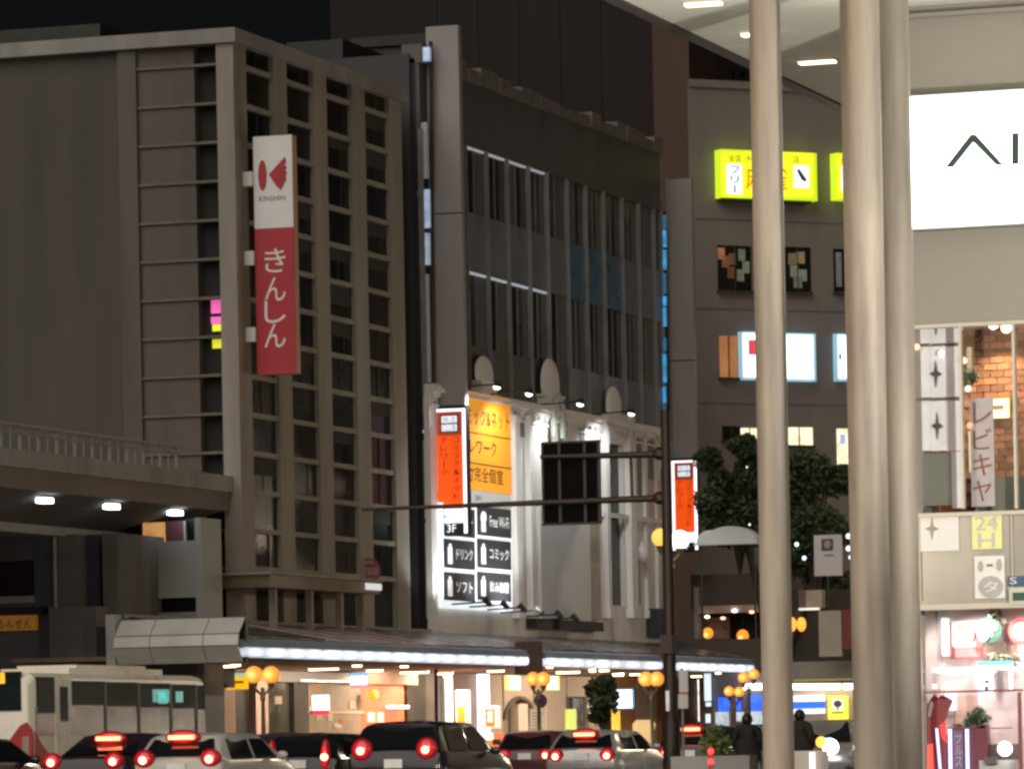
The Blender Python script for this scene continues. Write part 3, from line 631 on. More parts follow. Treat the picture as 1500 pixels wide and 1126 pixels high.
# ------------------------------------------------------------------ shop fronts under the canopy
SX = XP(XS); ySa, ySb = SX.u(230, 1020), SX.u(1180, 1020)
SH = thing('shop_row', 'row of lit shop fronts with columns and glass doors under the arcade roof', 'shop', (XS, SX.u(650, 1050), 0))
def sh(name, m_, r, out=.05, inn=-.15, par=None): return SX.slab(par or SH, name, m_, *r, out, inn)
beige = mat('beige_render', (.45, .38, .32), .75, var=.12); brownw = mat('brown_wall', (.2, .135, .10), .7, var=.25); darkd = mat('dark_doorway', (.02, .018, .016), .5, var=.3)
MB().box(XS - 6, XS - .5, ySa, ySb, 0, zsof + .1).build('back_wall', brownw, SH)
BOT = 1290
sh('wall_panel', brownw, (285, 984, 345, BOT)); sh('pier', mat('pink_pier', (.42, .31, .28), .7, var=.1), (366, 984, 384, BOT), .25)
sh('doorway', darkd, (346, 984, 365.5, BOT)); sh('window', mat('olive_glass', (.06, .062, .045), .15, var=.4), (384.5, 1000, 424, BOT)); sh('fascia', mat('steel_fascia', (.19, .18, .18), .4, metal=.4), (384.5, 984, 500, 999), .3)
sh('fascia_lamp', glow('fascia_strip', (.95, .95, .9), 1.0, .5, 5), (428, 996, 499, 998.5), .33, .3)
sh('pier', darkd, (424.5, 1000, 446, BOT), .2); sh('window', mat('warm_display', (.22, .16, .11), .6, var=.4, scale=3), (446.5, 999.5, 530, BOT)); sh('transom', beige, (446.5, 1041, 530, 1044), .08)
redr = glow('red_orange_wall', (.85, .085, .03), .5, .25, 2)
sh('lit_wall', redr, (531, 1003, 592, BOT)); sh('lit_item', glow('pale_item', (.95, .55, .35), .6), (535, 1043, 545, 1057), .1); sh('lit_item', glow('pale_item', (.95, .55, .35), .6), (550, 1043, 558, 1057), .1)
p = SX.pt(547, 1017, .5); MB().ball(p, .17).build('paper_lamp', glow('amber_ball', (1, .42, .05), .9), SH, True)
sh('lit_item', glow('white_item', (.95, .97, 1), 3), (562, 1033, 583, 1037), .4, .1)
sh('fascia', brownw, (500.5, 984, 600, 1002), .3)
sh('doorway', darkd, (600, 984, 627, BOT), -.05, -.3); sh('pier', steel, (628, 984, 635, BOT), .3); sh('door', mat('grey_glass_door', (.12, .12, .11), .15, var=.2), (640, 992, 654, BOT), .02); sh('door_frame', darkd, (635.5, 984, 639.5, BOT), .1); sh('lamp_strip', glow('white_strip', (1, .95, .88), 1.6, .5, 4), (655, 990, 657.5, 1062), .15)
sh('wall_panel', mat('brown_marble', (.17, .105, .08), .4, var=.3), (658, 984, 699, BOT)); sh('lamp_strip', glow('lilac_strip', (.82, .85, 1), 1.5, .2), (700, 983, 706.5, 1130), .3)
wall_g = sh('wall_panel', beige, (707, 984, 736, BOT)); sh('wall_panel', beige, (781, 984, 829, BOT)); sh('wall_panel', beige, (736.2, 984, 780.8, 1015)); sh('wall_panel', beige, (829.2, 984, 885, 1020)); sh('wall_panel', beige, (862, 1020.3, 885, BOT))
# arch
arc = [(736.2, 1015), (780.8, 1015)] + [(780.8 - .2, 1052)] + [(758.5 + 22 * math.cos(math.radians(a)), 1052 - 32 * math.sin(math.radians(a))) for a in range(0, 181, 15)] + [(736.4, 1052)]
SX.poly(SH, 'arch', beige, arc[::-1], .05, .2)
arcr = [(758.5 + 23.5 * math.cos(math.radians(a)), 1054 - 35 * math.sin(math.radians(a))) for a in range(0, 181, 12)] + [(758.5 + 20 * math.cos(math.radians(a)), 1054 - 30 * math.sin(math.radians(a))) for a in range(180, -1, -12)]
SX.poly(SH, 'arch_moulding', mat('dark_moulding', (.10, .08, .06), .6), arcr[::-1], .12, .1)
sh('doorway', mat('olive_interior', (.22, .20, .16), .7), (737, 1020, 780, BOT), -.25, -.35); sh('menu_panel', mat('cream_board', (.58, .5, .45), .6, var=.1), (757, 1030, 771, BOT), .12, -.2)
for r in ((737, 989, 758, 1010), (797, 989, 816, 1010)):
    o = sh('lit_window', glow('yellow_reveal', (.9, .75, .15), .8), r, .10, .04); sh('pane', glow('sky_pane', (.5, .75, 1), .85), (r[0] + (4.5 if r[0] < 780 else .8), r[1] + 1, r[2] - (.8 if r[0] < 780 else 4.5), r[3] - 1), .14, .10, o)
sh('doorway', darkd, (829.5, 1020.5, 862, BOT), -.1); sh('door', mat('grey_door', (.16, .15, .155), .3), (842, 1022, 857, BOT), .0, -.08)
sh('notice', glow('lime_notice', (.62, .75, .2), .45, .5, 6), (826, 1038, 839, 1068), .15)
sh('wall_panel', mat('orange_wall', (.34, .17, .06), .7), (885.3, 984, 932, BOT)); sh('lit_item', glow('amber_item', (1, .6, .08), .7, .4, 5), (886, 1040, 905, 1072), .1)
sh('wall_panel', mat('warm_grey_wall', (.40, .34, .30), .7), (932.3, 984, 962, BOT)); 
SX.poly(SH, 'lit_niche', glow('warm_niche', (1, .66, .30), .62, .15), [(928, 1126), (925, 1060), (930, 1054), (953, 1054), (957, 1060), (952, 1080), (946, 1126)][::-1], .1, .05)
sh('wall_panel', mat('orange_brown_wall', (.36, .15, .05), .6), (962.3, 984, 1023, BOT)); sh('lamp_strip', glow('white_strip', (1, .95, .88), 1.6), (1024, 990, 1027.5, 1056), .2); sh('doorway', darkd, (1028, 984, 1050, BOT), .0, -.2)
PB = YP(at(1085, 1030, 176).y); CSH = thing('corner_shop', 'small shop glowing with blue and pale screens past the end of the arcade', 'shop', PB.pt(1085, 1060))
PB.slab(CSH, 'wall', mat('blue_grey_wall', (.16, .17, .2), .5), 1046, 985, 1136, 1300, 0, -.3); bluS = glow('blue_screen', (.03, .12, .95), 1.1, .5, 5); palS = glow('pale_screen', (.7, .85, 1), .9)
for r in ((1053, 1021, 1069, 1041), (1079, 1021, 1086, 1040), (1100, 1018, 1122, 1040)): PB.slab(CSH, 'screen', bluS, *r, .08, .0)
for r in ((1049, 1042, 1068, 1064), (1078, 1042, 1091, 1056), (1098, 1041, 1122, 1060)): PB.slab(CSH, 'screen', glow('pale_screen2', (.6, .72, .8), .55, .6, 6), *r, .08, .0)
PB.slab(CSH, 'tube_light', glow('hot_tube', (1, 1, 1), 5), 1093, 1001, 1122, 1010, .4, .3); PB.slab(CSH, 'display', palS, 1035, 986, 1044, 1026, .3, .2); PB.slab(CSH, 'display', palS, 1037, 1028, 1044, 1034, .3, .2); PB.slab(CSH, 'display', palS, 1037, 1045, 1043, 1058, .3, .2)
PB.slab(CSH, 'door_frame', steel, 1071, 1000, 1073, 1200, .1, 0); PB.slab(CSH, 'door_frame', steel, 1092, 1012, 1094, 1200, .1, 0)
for k in range(10):   # goods and posters half seen in the windows
    x = random.uniform(390, 520); y = random.uniform(1012, 1060); sh('poster', mat('poster%d' % (k % 4), random.choice([(.35, .3, .25), (.3, .12, .08), (.15, .2, .12), (.4, .36, .3)]), .7, var=.3), (x, y, x + random.uniform(5, 12), y + random.uniform(6, 14)), .08, -.1)
# hanging / standing signs of the shops (each its own thing)
def ysign(name, label, cat, px, py, off, faces, group=None, xoff=1.2):
    p = XP(XS + xoff).pt(px, py); pl = YP(p.y); t = thing(name, label, cat, p, group)
    for (nm, m_, r, o, i) in faces: pl.slab(t, nm, m_, *r, o, i)
    return t, pl
yel = glow('yellow_sign', (1, .55, .01), .85, .1)
t, pl = ysign('hanging_sign', 'yellow hanging sign with a pale green top edge left of the first globe lamp', 'sign', 348, 995, 0, [('board', yel, (333, 991, 363, 1009), .06, -.06), ('header', glow('mint_header', (.55, .75, .55), .6), (333, 985, 363, 990.8), .06, -.06), ('print', mat('ochre_print', (.35, .2, .02), .6), (338, 997, 358, 1000), .08, .06)], 'hanging shop signs')
t, pl = ysign('hanging_sign', 'round-cornered bright white sign over a red base beside the dark shop column', 'sign', 470, 1028, 0, [('face', glow('hot_white', (1, .97, .97), 3.2), (459, 1018, 481, 1039), .08, -.08), ('base', glow('red_base', (.75, .03, .06), .7), (460, 1039.3, 482, 1046), .06, -.06)], 'hanging shop signs')
t, pl = ysign('hanging_sign', 'small white and blue sign over a red strip in front of the red-orange shop', 'sign', 526, 995, 0, [('face', glow('white_blue_face', (.88, .95, 1), 1.8), (514, 990, 537, 1002), .06, -.06), ('header', glow('blue_header', (.12, .28, .6), .7), (513, 985, 538, 989.8), .06, -.06), ('base', glow('pink_base', (.85, .12, .2), .9), (515, 1003, 538, 1007), .06, -.06)], 'hanging shop signs')
pl.text(t, 'lettering', mat('grey_ink', (.1, .1, .1)), '営', 522, 993, 529, 999, .08)
t, pl = ysign('hanging_sign', 'plain square bright white sign with a blue halo built round it left of the white notice column', 'sign', 914, 1022, 0, [('face', glow('square_white', (.93, .98, 1), 2.6), (903, 1010, 926, 1036), .08, -.08), ('casing', glow('blue_halo', (.05, .2, .45), .6), (901, 1008, 928, 1038), .05, -.1)], 'hanging shop signs')  # glowing blue casing imitates the halo round the bright face
def pillar_sign(label, r, px, xo):
    x0, y0, x1, y1 = r; wdt = x1 - x0
    t, pl = ysign('pillar_sign', label, 'sign', px, (y0 + y1) / 2, 0, [('casing', glow('pink_casing', (.9, .5, .45), .8), r, .05, -.3), ('face', glow('orange_face2', (1, .17, .01), .75, .1), (x0 + wdt * .16, y0 + 5, x1 - wdt * .2, y1 - 3), .08, .05), ('cap', glow('white_cap', (1, .92, .95), 2), (x0, y0, x1, y0 + 3.5), .09, .05), ('badge', glow('badge_white', (.85, .9, 1), .9), (x0 + wdt * .3, y0 + 8, x1 - wdt * .34, y0 + 16), .1, .08), ('badge', glow('badge_white', (.85, .9, 1), .9), (x0 + wdt * .3, y0 + 17.5, x1 - wdt * .34, y0 + 24), .1, .08)], 'orange standing signs', xo); return t
pillar_sign('tall slim orange standing sign with white edges beside the brown marble wall', (669, 1010, 686, 1150), 677, 1.6)
pillar_sign('short orange standing sign with a black badge right of the lilac light strip', (710, 1033, 729, 1066), 719, 1.6)
t, pl = ysign('standing_board', 'orange and white stacked board low by the red car, right of the lilac light strip', 'sign', 722, 1100, 0, [('panel', glow('orange_face2', (1, .17, .01), .75), (713, 1083, 722, 1140), .05, -.1), ('panel', glow('white_cap', (1, .92, .95), 2), (713, 1073, 721, 1082.6), .05, -.1), ('panel', glow('rusty_panel', (.7, .16, .08), .55), (722.5, 1073, 737, 1092), .03, -.1), ('panel', black_p, (722, 1082, 734, 1090), .06, .03)])
t, pl = ysign('notice_board', 'white notice board with grey print standing in front of the arch', 'sign', 788, 1054, 0, [('board', mat('notice_white', (.55, .52, .5), .5, var=.1), (777, 1037, 801, 1075), .05, -.04), ('post', steel, (787, 1075.2, 790, BOT), .02, -.02)], xoff=2)
for k in range(6): pl.slab(t, 'print_line', mat('grey_ink', (.1, .1, .1)), 781, 1043 + k * 4.5, 797 - (k * 3) % 7, 1044.2 + k * 4.5, .06, .05)
t, pl = ysign('banner', 'red hanging cloth banner beyond the front end of the bus', 'banner', 308, 1010, 0, [], xoff=2)
pl.poly(t, 'cloth', mat('red_cloth', (.36, .055, .04), .8, var=.25, scale=3), [(290, 993), (300, 1014), (310, 1032), (318, 1040), (324, 1020), (327, 990), (321, 983), (318, 994)][::-1], 0, .03)
pl.slab(t, 'pole', steel, 318, 980, 319.5, BOT, -.05, -.1); pl.slab(t, 'lantern', glow('amber_ball', (1, .42, .05), .9), 299, 983, 309, 993, .05, -.1)

# ------------------------------------------------------------------ double-globe street lamps
def globe_lamp(label, c1, c2, rpx, X, m1, m2, pole_px=None):
    pl = XP(X); a = pl.pt(*c1); D = (a - Vector((0, 0, EYE))).dot(FWD); a = at(*c1, D); b = at(*c2, D); r = rpx * D / F
    base = (a + b) / 2; base = Vector((base.x, base.y, .13)); t = thing('globe_street_lamp', label, 'street lamp', base, 'twin-globe street lamps on the kerb')
    zmin = min(a.z, b.z) - r; post = mat('olive_bronze_post', (.20, .17, .085), .45, metal=.4, var=.3)
    MB().lathe(base, [(.17, 0), (.17, .5), (.1, .6), (.065, .8), (.055, zmin - .13 - .45), (.09, zmin - .13 - .4), (.05, zmin - .13 - .3), (.05, zmin - .13 - .1)]).build('post', post, t, True)
    for q, m_ in ((a, m1), (b, m2)):
        MB().ball(q, r, r, r, 24, 16).build('globe', m_, t, True)
        MB().tube((q.x, q.y, q.z - r - .12), (q.x, q.y, q.z - r + .02), .05, .11).build('cup', post, t)
        MB().path([Vector((base.x, base.y, zmin - .32)), Vector(((base.x + q.x) / 2, (base.y + q.y) / 2, zmin - .22)), Vector((q.x, q.y, q.z - r - .1))], [.04, .035, .04]).build('arm', post, t)
        point((q.x, q.y, q.z), 14, (1, .55, .2), r * 1.02) if False else None
    return t
KX = KL - .5
globe_lamp('twin-globe lamp nearest the bus with two big touching orange globes', (372, 988), (397, 988), 13, KX, globe_m, globe_m)
globe_lamp('twin-globe lamp before the dark purple round sign, globes overlapping', (781, 994), (796, 994), 10.5, KX, globe_m, globe_m)
globe_lamp('twin-globe lamp just left of the tall signpost, low by the canopy', (946, 994), (962, 994), 11, KX, globe_m, globe_m)
globe_lamp('lower of the two small twin-globe lamps beside the beige near column', (1068, 1012), (1083, 1013), 7.5, KX, globe_m, globe_m)
globe_lamp('upper of the two small twin-globe lamps beside the beige near column', (1089, 992), (1104, 987), 8, KX, globe_m, globe_m)
globe_lamp('tall twin-globe lamp in front of the small orange sign, one globe glaring white', (968, 787), (996, 790), 13.5, -30.5, glow('amber_globe', (1, .46, .09), 1.2), glow('white_globe', (1, .98, .94), 4))

# ------------------------------------------------------------------ road-sign gantry seen from behind
D0 = 90.0; yG = at(975, 700, D0).y; GPn = YP(yG)
RS = thing('overhead_road_sign', 'brown signpost holding a dark overhead road sign seen from the back on two arms', 'road sign', GPn.pt(982, 1090) * 1)
RS.location.z = .13; RS['_o'] = tuple(RS.location)
gm = mat('brown_steel', (.038, .024, .018), .5, metal=.3, var=.3); up = GPn.u(980, 900)
MB().tube((up, yG, .13), (up, yG, GPn.pt(978, 600).z), .13, .085, 18).build('post', gm, RS, True)
MB().tube((up, yG, .13), (up, yG, 1.5), .17, .17, 18).build('base_sleeve', gm, RS, True)
b0 = GPn.rect(791, 645, 876, 768)
GPn.uslab(RS, 'panel', mat('dark_panel_back', (.005, .0045, .005), .9, var=.3, spec=.05), b0[0], b0[1], b0[2], b0[3], -.14, -.18)
for x0, y0, x1, y1 in ((791, 645, 876, 648), (791, 765, 876, 768), (791, 648.2, 794, 764.8), (873, 648.2, 876, 764.8)): GPn.slab(RS, 'rim', gm, x0, y0, x1, y1, -.1, -.2)
for x in (816, 853): GPn.slab(RS, 'rib', gm, x, 648.5, x + 4, 764.5, -.07, -.135)
for (x0, ya, x1, yb, r0, r1) in ((792, 669, 976, 665, .045, .07), (530, 746, 976, 729, .03, .07)):
    A0, A1 = GPn.pt(x0, ya), GPn.pt(x1, yb); MB().tube(A0, A1, r0, r1, 12).build('arm', gm, RS, True)
for py in (664, 729):
    q = GPn.pt(966, py); MB().lathe((q.x, q.y, q.z), [(.05, -.12), (.13, -.05), (.13, .05), (.05, .12)]).build('clamp', gm, RS, True)
q = GPn.pt(925, 697); MB().tube(GPn.pt(924, 667), GPn.pt(926, 731), .03).build('stay', gm, RS)
GPn.slab(RS, 'plate', mat('pale_plate', (.8, .84, .86), .4), 979.5, 1011, 984.5, 1041, .19, .13)
GPn.slab(RS, 'junction_box', gm, 973, 930, 990, 957, .25, -.2)
# small round signs
RD = thing('round_sign', 'weathered red round sign with pale lettering on the last pier of the grid block', 'sign', FX.pt(541, 850))
rp = YP(FX.u(534, 835) + .1); rr = mat('faded_red', (.28, .075, .075), .6, var=.15); rw = mat('faded_white', (.40, .27, .27), .6, var=.1)
ell(rp, RD, 'disc', rw, 541, 835, 16.5, 18, .02); 
pts = [(541 + 16.5 * math.cos(2 * math.pi * i / 28), 835 - 18 * math.sin(2 * math.pi * i / 28)) for i in range(29)] + [(541 + 13.4 * math.cos(2 * math.pi * i / 28), 835 - 14.7 * math.sin(2 * math.pi * i / 28)) for i in range(28, -1, -1)]
rp.poly(RD, 'rim', rr, pts, .04, .02); rp.slab(RD, 'band', rr, 529, 825.5, 553, 831, .035, .02); rp.slab(RD, 'band', rr, 529, 842, 553, 846, .035, .02)
rp.text(RD, 'lettering', rr, '金沢', 532, 832, 550, 841, .035)
MB().box(XF + .003, rp.u(545, 835), rp.P0.y + .02, rp.P0.y + .08, rp.pt(541, 836).z - .03, rp.pt(541, 836).z + .03).build('bracket', dark_metal, RD)
PRK = thing('round_sign', 'dark purple round no-parking sign under the second globe lamp', 'sign', XP(KX - .1).pt(792, 1040))
rp2 = YP(XP(KX - .1).pt(792, 1026).y); ell(rp2, PRK, 'disc', mat('purple_disc', (.09, .05, .14), .5, var=.1), 792, 1026, 9.5, 10, .02); rp2.slab(PRK, 'post', steel, 791, 1016, 793, 1260, -.01, -.06)
VN = thing('vertical_notice', 'narrow white vertical notice with a red strip right of the tall signpost', 'sign', at(1001, 1040, 97)); vp = YP(at(1001, 1000, 97).y)
vw = mat('notice_panel', (.66, .63, .62), .5, var=.06); vp.slab(VN, 'panel', vw, 995, 981, 1008, 1013, .03, -.03); vp.slab(VN, 'panel', mat('red_strip', (.5, .12, .12), .5), 995, 1013.3, 1008, 1016, .03, -.03); vp.slab(VN, 'panel', vw, 994, 1016.3, 1008, 1037, .03, -.03)
MB().tube(vp.pt(998, 1037) * 1 + Vector((0, .08, -2.2)), vp.pt(997, 978) + Vector((0, .08, 0)), .03).build('post', steel, VN)

# ------------------------------------------------------------------ taupe building at the bend (C)
ang = math.radians(64); eC = FWD * math.cos(ang) + RGT * math.sin(ang); nC = Vector((eC.y, -eC.x, 0))
PC = at(1014, 500, 191); PC.z = 0; CW = Plane(PC, eC, nC)
Cb = thing('corner_building', 'taupe building turned to the bend of the street with lit sign windows', 'building', PC + eC * 4)
zc_t = CW.pt(1050, 129).z; uC1 = CW.u(1330, 400)
bk = FWD * 14 + RGT * 1.6
def cbox(o, z0, z1): return MB().prism([PC + nC * o + UP * z0, PC + eC * uC1 + nC * o + UP * z0, PC + eC * uC1 + bk + UP * z0, PC + bk + UP * z0], (0, 0, z1 - z0))
cbox(0, 0, zc_t).build('wall', c_wall, Cb); cbox(.1, zc_t, zc_t + .3).build('coping', c_wall, Cb)
for y0 in (325, 455, 592): CW.slab(Cb, 'joint', mat('taupe_joint', (.13, .11, .10), .9), 1015, y0, 1328, y0 + 1.6, .012, -.02)
yA_ = glow('lime_yellow', (.86, .88, .02), .95, .08); yB_ = glow('lime_yellow_edge', (.55, .75, .02), .8)
def csign(label, x0, y0, x1, y1):
    t = thing('light_box_sign', label, 'sign', CW.pt((x0 + x1) / 2, y1), 'lime yellow light boxes'); CW.slab(t, 'casing', yB_, x0, y0, x1, y1, .55, .02); return t
CS = csign('wide lime yellow light box with a red kanji high on the taupe wall', 1047, 224, 1187, 294)
for a, b in ((1048.5, 1077), (1078, 1112), (1113, 1147), (1148, 1180)): CW.slab(CS, 'panel', yA_, a, 227, b, 290, .6, .55)
wp = glow('white_tile', (.85, .9, 1), 1.0); kan = glow('red_kanji', (.9, .04, .0), .5)
CW.slab(CS, 'tile', wp, 1054, 243, 1076, 287, .63, .6); CW.slab(CS, 'tile', wp, 1152, 245, 1174, 278, .63, .6)
olv = mat('olive_ink', (.10, .12, .0), .6, var=0)
CW.text(CS, 'lettering', olv, '全国', 1056, 229, 1075, 240, .63)
for i, ch in enumerate('フリ|'): CW.text(CS, 'lettering', mat('navy_ink', (.03, .06, .08), .6, var=0), ch, 1059 if ch != '|' else 1064, 246 + i * 14, 1071 if ch != '|' else 1066, 257 + i * 14, .65)
CW.text(CS, 'lettering', olv, 'チ', 1081, 231, 1090, 241, .63); CW.text(CS, 'lettering', kan, '麻', 1082, 247, 1108, 281, .63); CW.text(CS, 'lettering', kan, '雀', 1116, 247, 1142, 281, .63); CW.text(CS, 'lettering', olv, '店', 1150, 231, 1160, 242, .63)
CW.poly(CS, 'emblem', mat('navy_ink', (.03, .06, .08)), [(1156, 253), (1159, 250), (1170, 266), (1168, 269), (1163, 266)][::-1], .65, .02)
CW.slab(CS, 'underside', mat('dark_edge', (.05, .06, .02), .6), 1049, 294.3, 1180, 298, .5, .02)
CS2 = csign('lime yellow light box cut off behind the thick near column', 1216, 228, 1300, 296)
CW.slab(CS2, 'panel', yA_, 1217, 231, 1252, 292, .6, .55); CW.slab(CS2, 'tile', wp, 1221, 247, 1244, 282, .63, .6); CW.text(CS2, 'lettering', olv, '麻雀', 1221, 233, 1236, 244, .63); CW.poly(CS2, 'emblem', glow('pink_stroke', (.8, .25, .25), .6), [(1223, 270), (1234, 256), (1237, 258), (1227, 272)][::-1], .65, .02)
dkw = mat('dark_window', (.02, .018, .016), .2, var=.3)
def cwin(x0, y0, x1, y1, m_=dkw, o=-.25): 
    w_ = CW.slab(Cb, 'window', m_, x0, y0, x1, y1, .03, -.2); CW.slab(w_, 'sill', mat('dark_sill', (.05, .045, .04), .7), x0 - 1, y1, x1 + 1, y1 + 4, .2, -.1)
    CW.slab(w_, 'frame', mat('dark_sill', (.05, .045, .04), .7), (x0 + x1) / 2 - .7, y0, (x0 + x1) / 2 + .7, y1, .06, .03); return w_
w_ = cwin(1051, 360, 1100, 426); 
for k, (x, y, c) in enumerate(((1056, 372, (.30, .12, .05)), (1062, 384, (.16, .06, .03)), (1072, 380, (.10, .06, .03)), (1086, 374, (.10, .13, .08)), (1092, 392, (.14, .15, .10)), (1070, 400, (.09, .04, .02)), (1084, 404, (.12, .13, .09)))): CW.slab(w_, 'poster', glow('dim_poster%d' % k, c, .5, .6, 5), x - 5, y - 9, x + 5, y + 8, .05, .03)
w_ = cwin(1148, 362, 1187, 428)
for k, (x, y, c) in enumerate(((1160, 380, (.13, .10, .05)), (1172, 378, (.20, .14, .08)), (1163, 398, (.13, .14, .09)), (1175, 404, (.14, .16, .11)), (1168, 414, (.10, .11, .08)))): CW.slab(w_, 'poster', glow('dim_poster_b%d' % k, c, .5, .6, 5), x - 6, y - 9, x + 6, y + 8, .05, .03)
w_ = cwin(1221, 365, 1262, 428); CW.slab(w_, 'poster', glow('dim_poster_c', (.12, .11, .12), .5, .7, 5), 1224, 370, 1232, 420, .05, .03)
cwin(1054, 492, 1080, 553, glow('amber_room', (.42, .17, .06), .5, .5, 1.2))
hw = glow('white_lightbox', (.93, .97, 1), 2.2)
def wbox(label, x0, y0, x1, y1):
    t = thing('light_box_sign', label, 'sign', CW.pt((x0 + x1) / 2, y1), 'white light boxes in the windows'); CW.slab(t, 'casing', glow('pale_cyan_casing', (.35, .6, .75), .5), x0 - 2, y0 - 3, x1 + 5, y1 + 4, .35, .02); CW.slab(t, 'face', hw, x0, y0, x1, y1, .4, .35); return t
t = wbox('white light box with a red square, left of the slim near column', 1083, 490, 1120, 553); CW.slab(t, 'emblem', glow('red_block', (.85, .06, .1), .7, .4, 6), 1089, 499, 1112, 521, .43, .4)
t = wbox('plain white light box just right of the slim near column', 1130, 492, 1184, 555); CW.slab(t, 'print', ink, 1161, 541, 1173, 542.3, .43, .4)
t = wbox('white light box cut off by the thick near column', 1222, 493, 1262, 555); CW.slab(t, 'print', mat('pale_blue_ink', (.3, .5, .7)), 1221.5, 519, 1225, 528, .43, .4)
wr = glow('warm_white_room', (1, .85, .55), 1.0, .5, 3)
cwin(1058, 624, 1084, 645); cwin(1085, 627, 1110, 648, wr); cwin(1150, 626, 1190, 652, wr); w_ = cwin(1226, 628, 1262, 690, wr)
CW.slab(w_, 'poster', glow('blue_poster', (.4, .55, .9), .6), 1230, 636, 1237, 650, .06, .03)
w_ = None

# terrace restaurant storey in front of it
PT = YP(at(1060, 920, 184).y); TB = thing('terrace_restaurant', 'brown upper terrace with a lit beam ceiling above the arcade end', 'restaurant', PT.pt(1065, 960))
trb = mat('terrace_brown', (.10, .07, .055), .7, var=.25)
PT.slab(TB, 'upper_wall', trb, 1012, 838, 1250, 889, .0, -3); PT.slab(TB, 'ceiling_beam', mat('pale_beam', (.42, .31, .25), .6), 1027, 886, 1160, 897, .6, .01)
PT.slab(TB, 'back_wall', mat('olive_dark', (.05, .045, .025), .8), 1012, 889.5, 1250, 940, -2.4, -3); PT.slab(TB, 'parapet', mat('parapet_brown', (.13, .10, .085), .75, var=.2), 1003, 936, 1160, 962, .8, .5); PT.slab(TB, 'pier', conc_g, 1020, 860, 1026, 936, .3, -.2); PT.slab(TB, 'screen', mat('pale_screen_cloth', (.30, .22, .19), .8), 1030, 903, 1062, 935, -.6, -.7)
PT.poly(TB, 'brace', trb, [(1052, 908), (1055, 908), (1066, 920), (1063, 922)][::-1], .1, .1)
for px, py, m_ in ((1036, 903, glow('warm_spot', (1, .85, .6), 4)), (1059, 905, glow('rose_spot', (1, .45, .32), 2.5)), (1076, 894, glow('white_spot', (1, .97, .85), 5)), (1101, 896, glow('rose_spot', (1, .45, .32), 2.5))):
    q = PT.pt(px, py, .65); MB().ball(q, .1, .1, .055).build('spot_lamp', m_, TB, True)
for lb, px, py, r in (('glowing amber lantern hanging at the left end of the terrace', 1037, 927, 8), ('round orange lantern hanging at the right end of the terrace', 1088, 931, 9)):
    q = PT.pt(px, py, .3); t = thing('lantern', lb, 'lantern', q, 'lanterns of the terrace'); rr_ = r * 184 / F
    MB().ball(q, rr_, rr_, rr_ * 1.05).build('shade', glow('lantern_shade', (1, .34, .03), .8, .3, 6), t, True); MB().ball(q + Vector((-.02, -.12, -.05)), rr_ * .55).build('core', glow('lantern_core', (1, .58, .18), 1.3), t, True)
    MB().tube(q + Vector((0, 0, rr_)), q + Vector((0, 0, rr_ + .5)), .012).build('cord', black_p, t)
# things between the slim and the thick near column
p2 = at(1200, 900, 165); PN = YP(p2.y)
NB = thing('convenience_shop', 'small shop with white tube lights and a blue striped sign between the near columns', 'shop', PN.pt(1215, 1050))
PN.slab(NB, 'upper_wall', mat('murky_wall', (.05, .042, .036), .8, var=.3), 1138, 862, 1300, 984, -.9, -1.5); PN.slab(NB, 'canopy_edge', mat('shop_canopy', (.25, .24, .21), .6), 1150, 968, 1300, 992, .8, -.8); PN.slab(NB, 'canopy_lip', mat('lip_yellow', (.5, .46, .2), .6), 1150, 992.3, 1300, 996, .78, -.8)
tubeW = glow('hot_tube', (1, 1, 1), 5)
for a, b in ((1160, 1230), (1236, 1259)):
    q0, q1 = PN.pt(a, 1005, .5), PN.pt(b, 1005, .5); MB().tube(q0, q1, .10, .10, 12).build('tube_light', tubeW, NB, True)
PN.slab(NB, 'wall', mat('cream_wall', (.52, .42, .32), .7), 1138, 1000, 1300, 1300, 0, -.4); stp = [((.72, .8, 1), .9), ((.02, .12, .85), 1.0), ((.72, .8, 1), .9)]
for (c, e), (a, b) in zip(stp, ((1018, 1027), (1027.3, 1037), (1037.3, 1045))): PN.slab(NB, 'sign_stripe', glow('stripe%d' % int(c[0] * 10), c, e), 1150, a, 1209, b, .12, .02)
YP_ = thing('poster', 'yellow poster with a dark tree emblem right of the blue striped sign', 'sign', PN.pt(1229, 1054)); PN.slab(YP_, 'board', glow('poster_yellow', (.95, .85, .08), .85, .1), 1215, 1019, 1244, 1053, .2, .1); PN.slab(YP_, 'panel', glow('poster_pale', (.9, .9, .7), .7), 1221, 1023, 1238, 1040, .22, .2)
ell(PN, YP_, 'emblem', mat('slate_ink', (.09, .1, .1)), 1229.5, 1030, 6, 5, .24); PN.slab(YP_, 'emblem', mat('slate_ink', (.09, .1, .1)), 1228.6, 1034, 1230.4, 1040, .24, .22); PN.slab(YP_, 'print', mat('olive_ink', (.1, .12, 0)), 1221, 1042, 1238, 1044, .22, .2)
GS = thing('sign_board', 'grey-white upright sign board with a dark square print among the leaves', 'sign', PN.pt(1214, 845)); PQ = YP(PN.P0.y - 2.2)
PQ.slab(GS, 'board', mat('board_grey_white', (.55, .51, .53), .5, var=.08), 1193, 783, 1233, 843, .05, -.1); PQ.slab(GS, 'print', mat('violet_ink', (.07, .065, .09)), 1204, 789, 1221, 806, .07, .05); ell(PQ, GS, 'print', mat('board_pale', (.34, .31, .33), .5), 1213, 797, 5, 6, .08); PQ.slab(GS, 'print', mat('grey_ink', (.1, .1, .1)), 1208, 812, 1222, 814, .06, .05)
PQ.slab(GS, 'post', dark_metal, 1212, 843.3, 1215, 965, -.02, -.08)
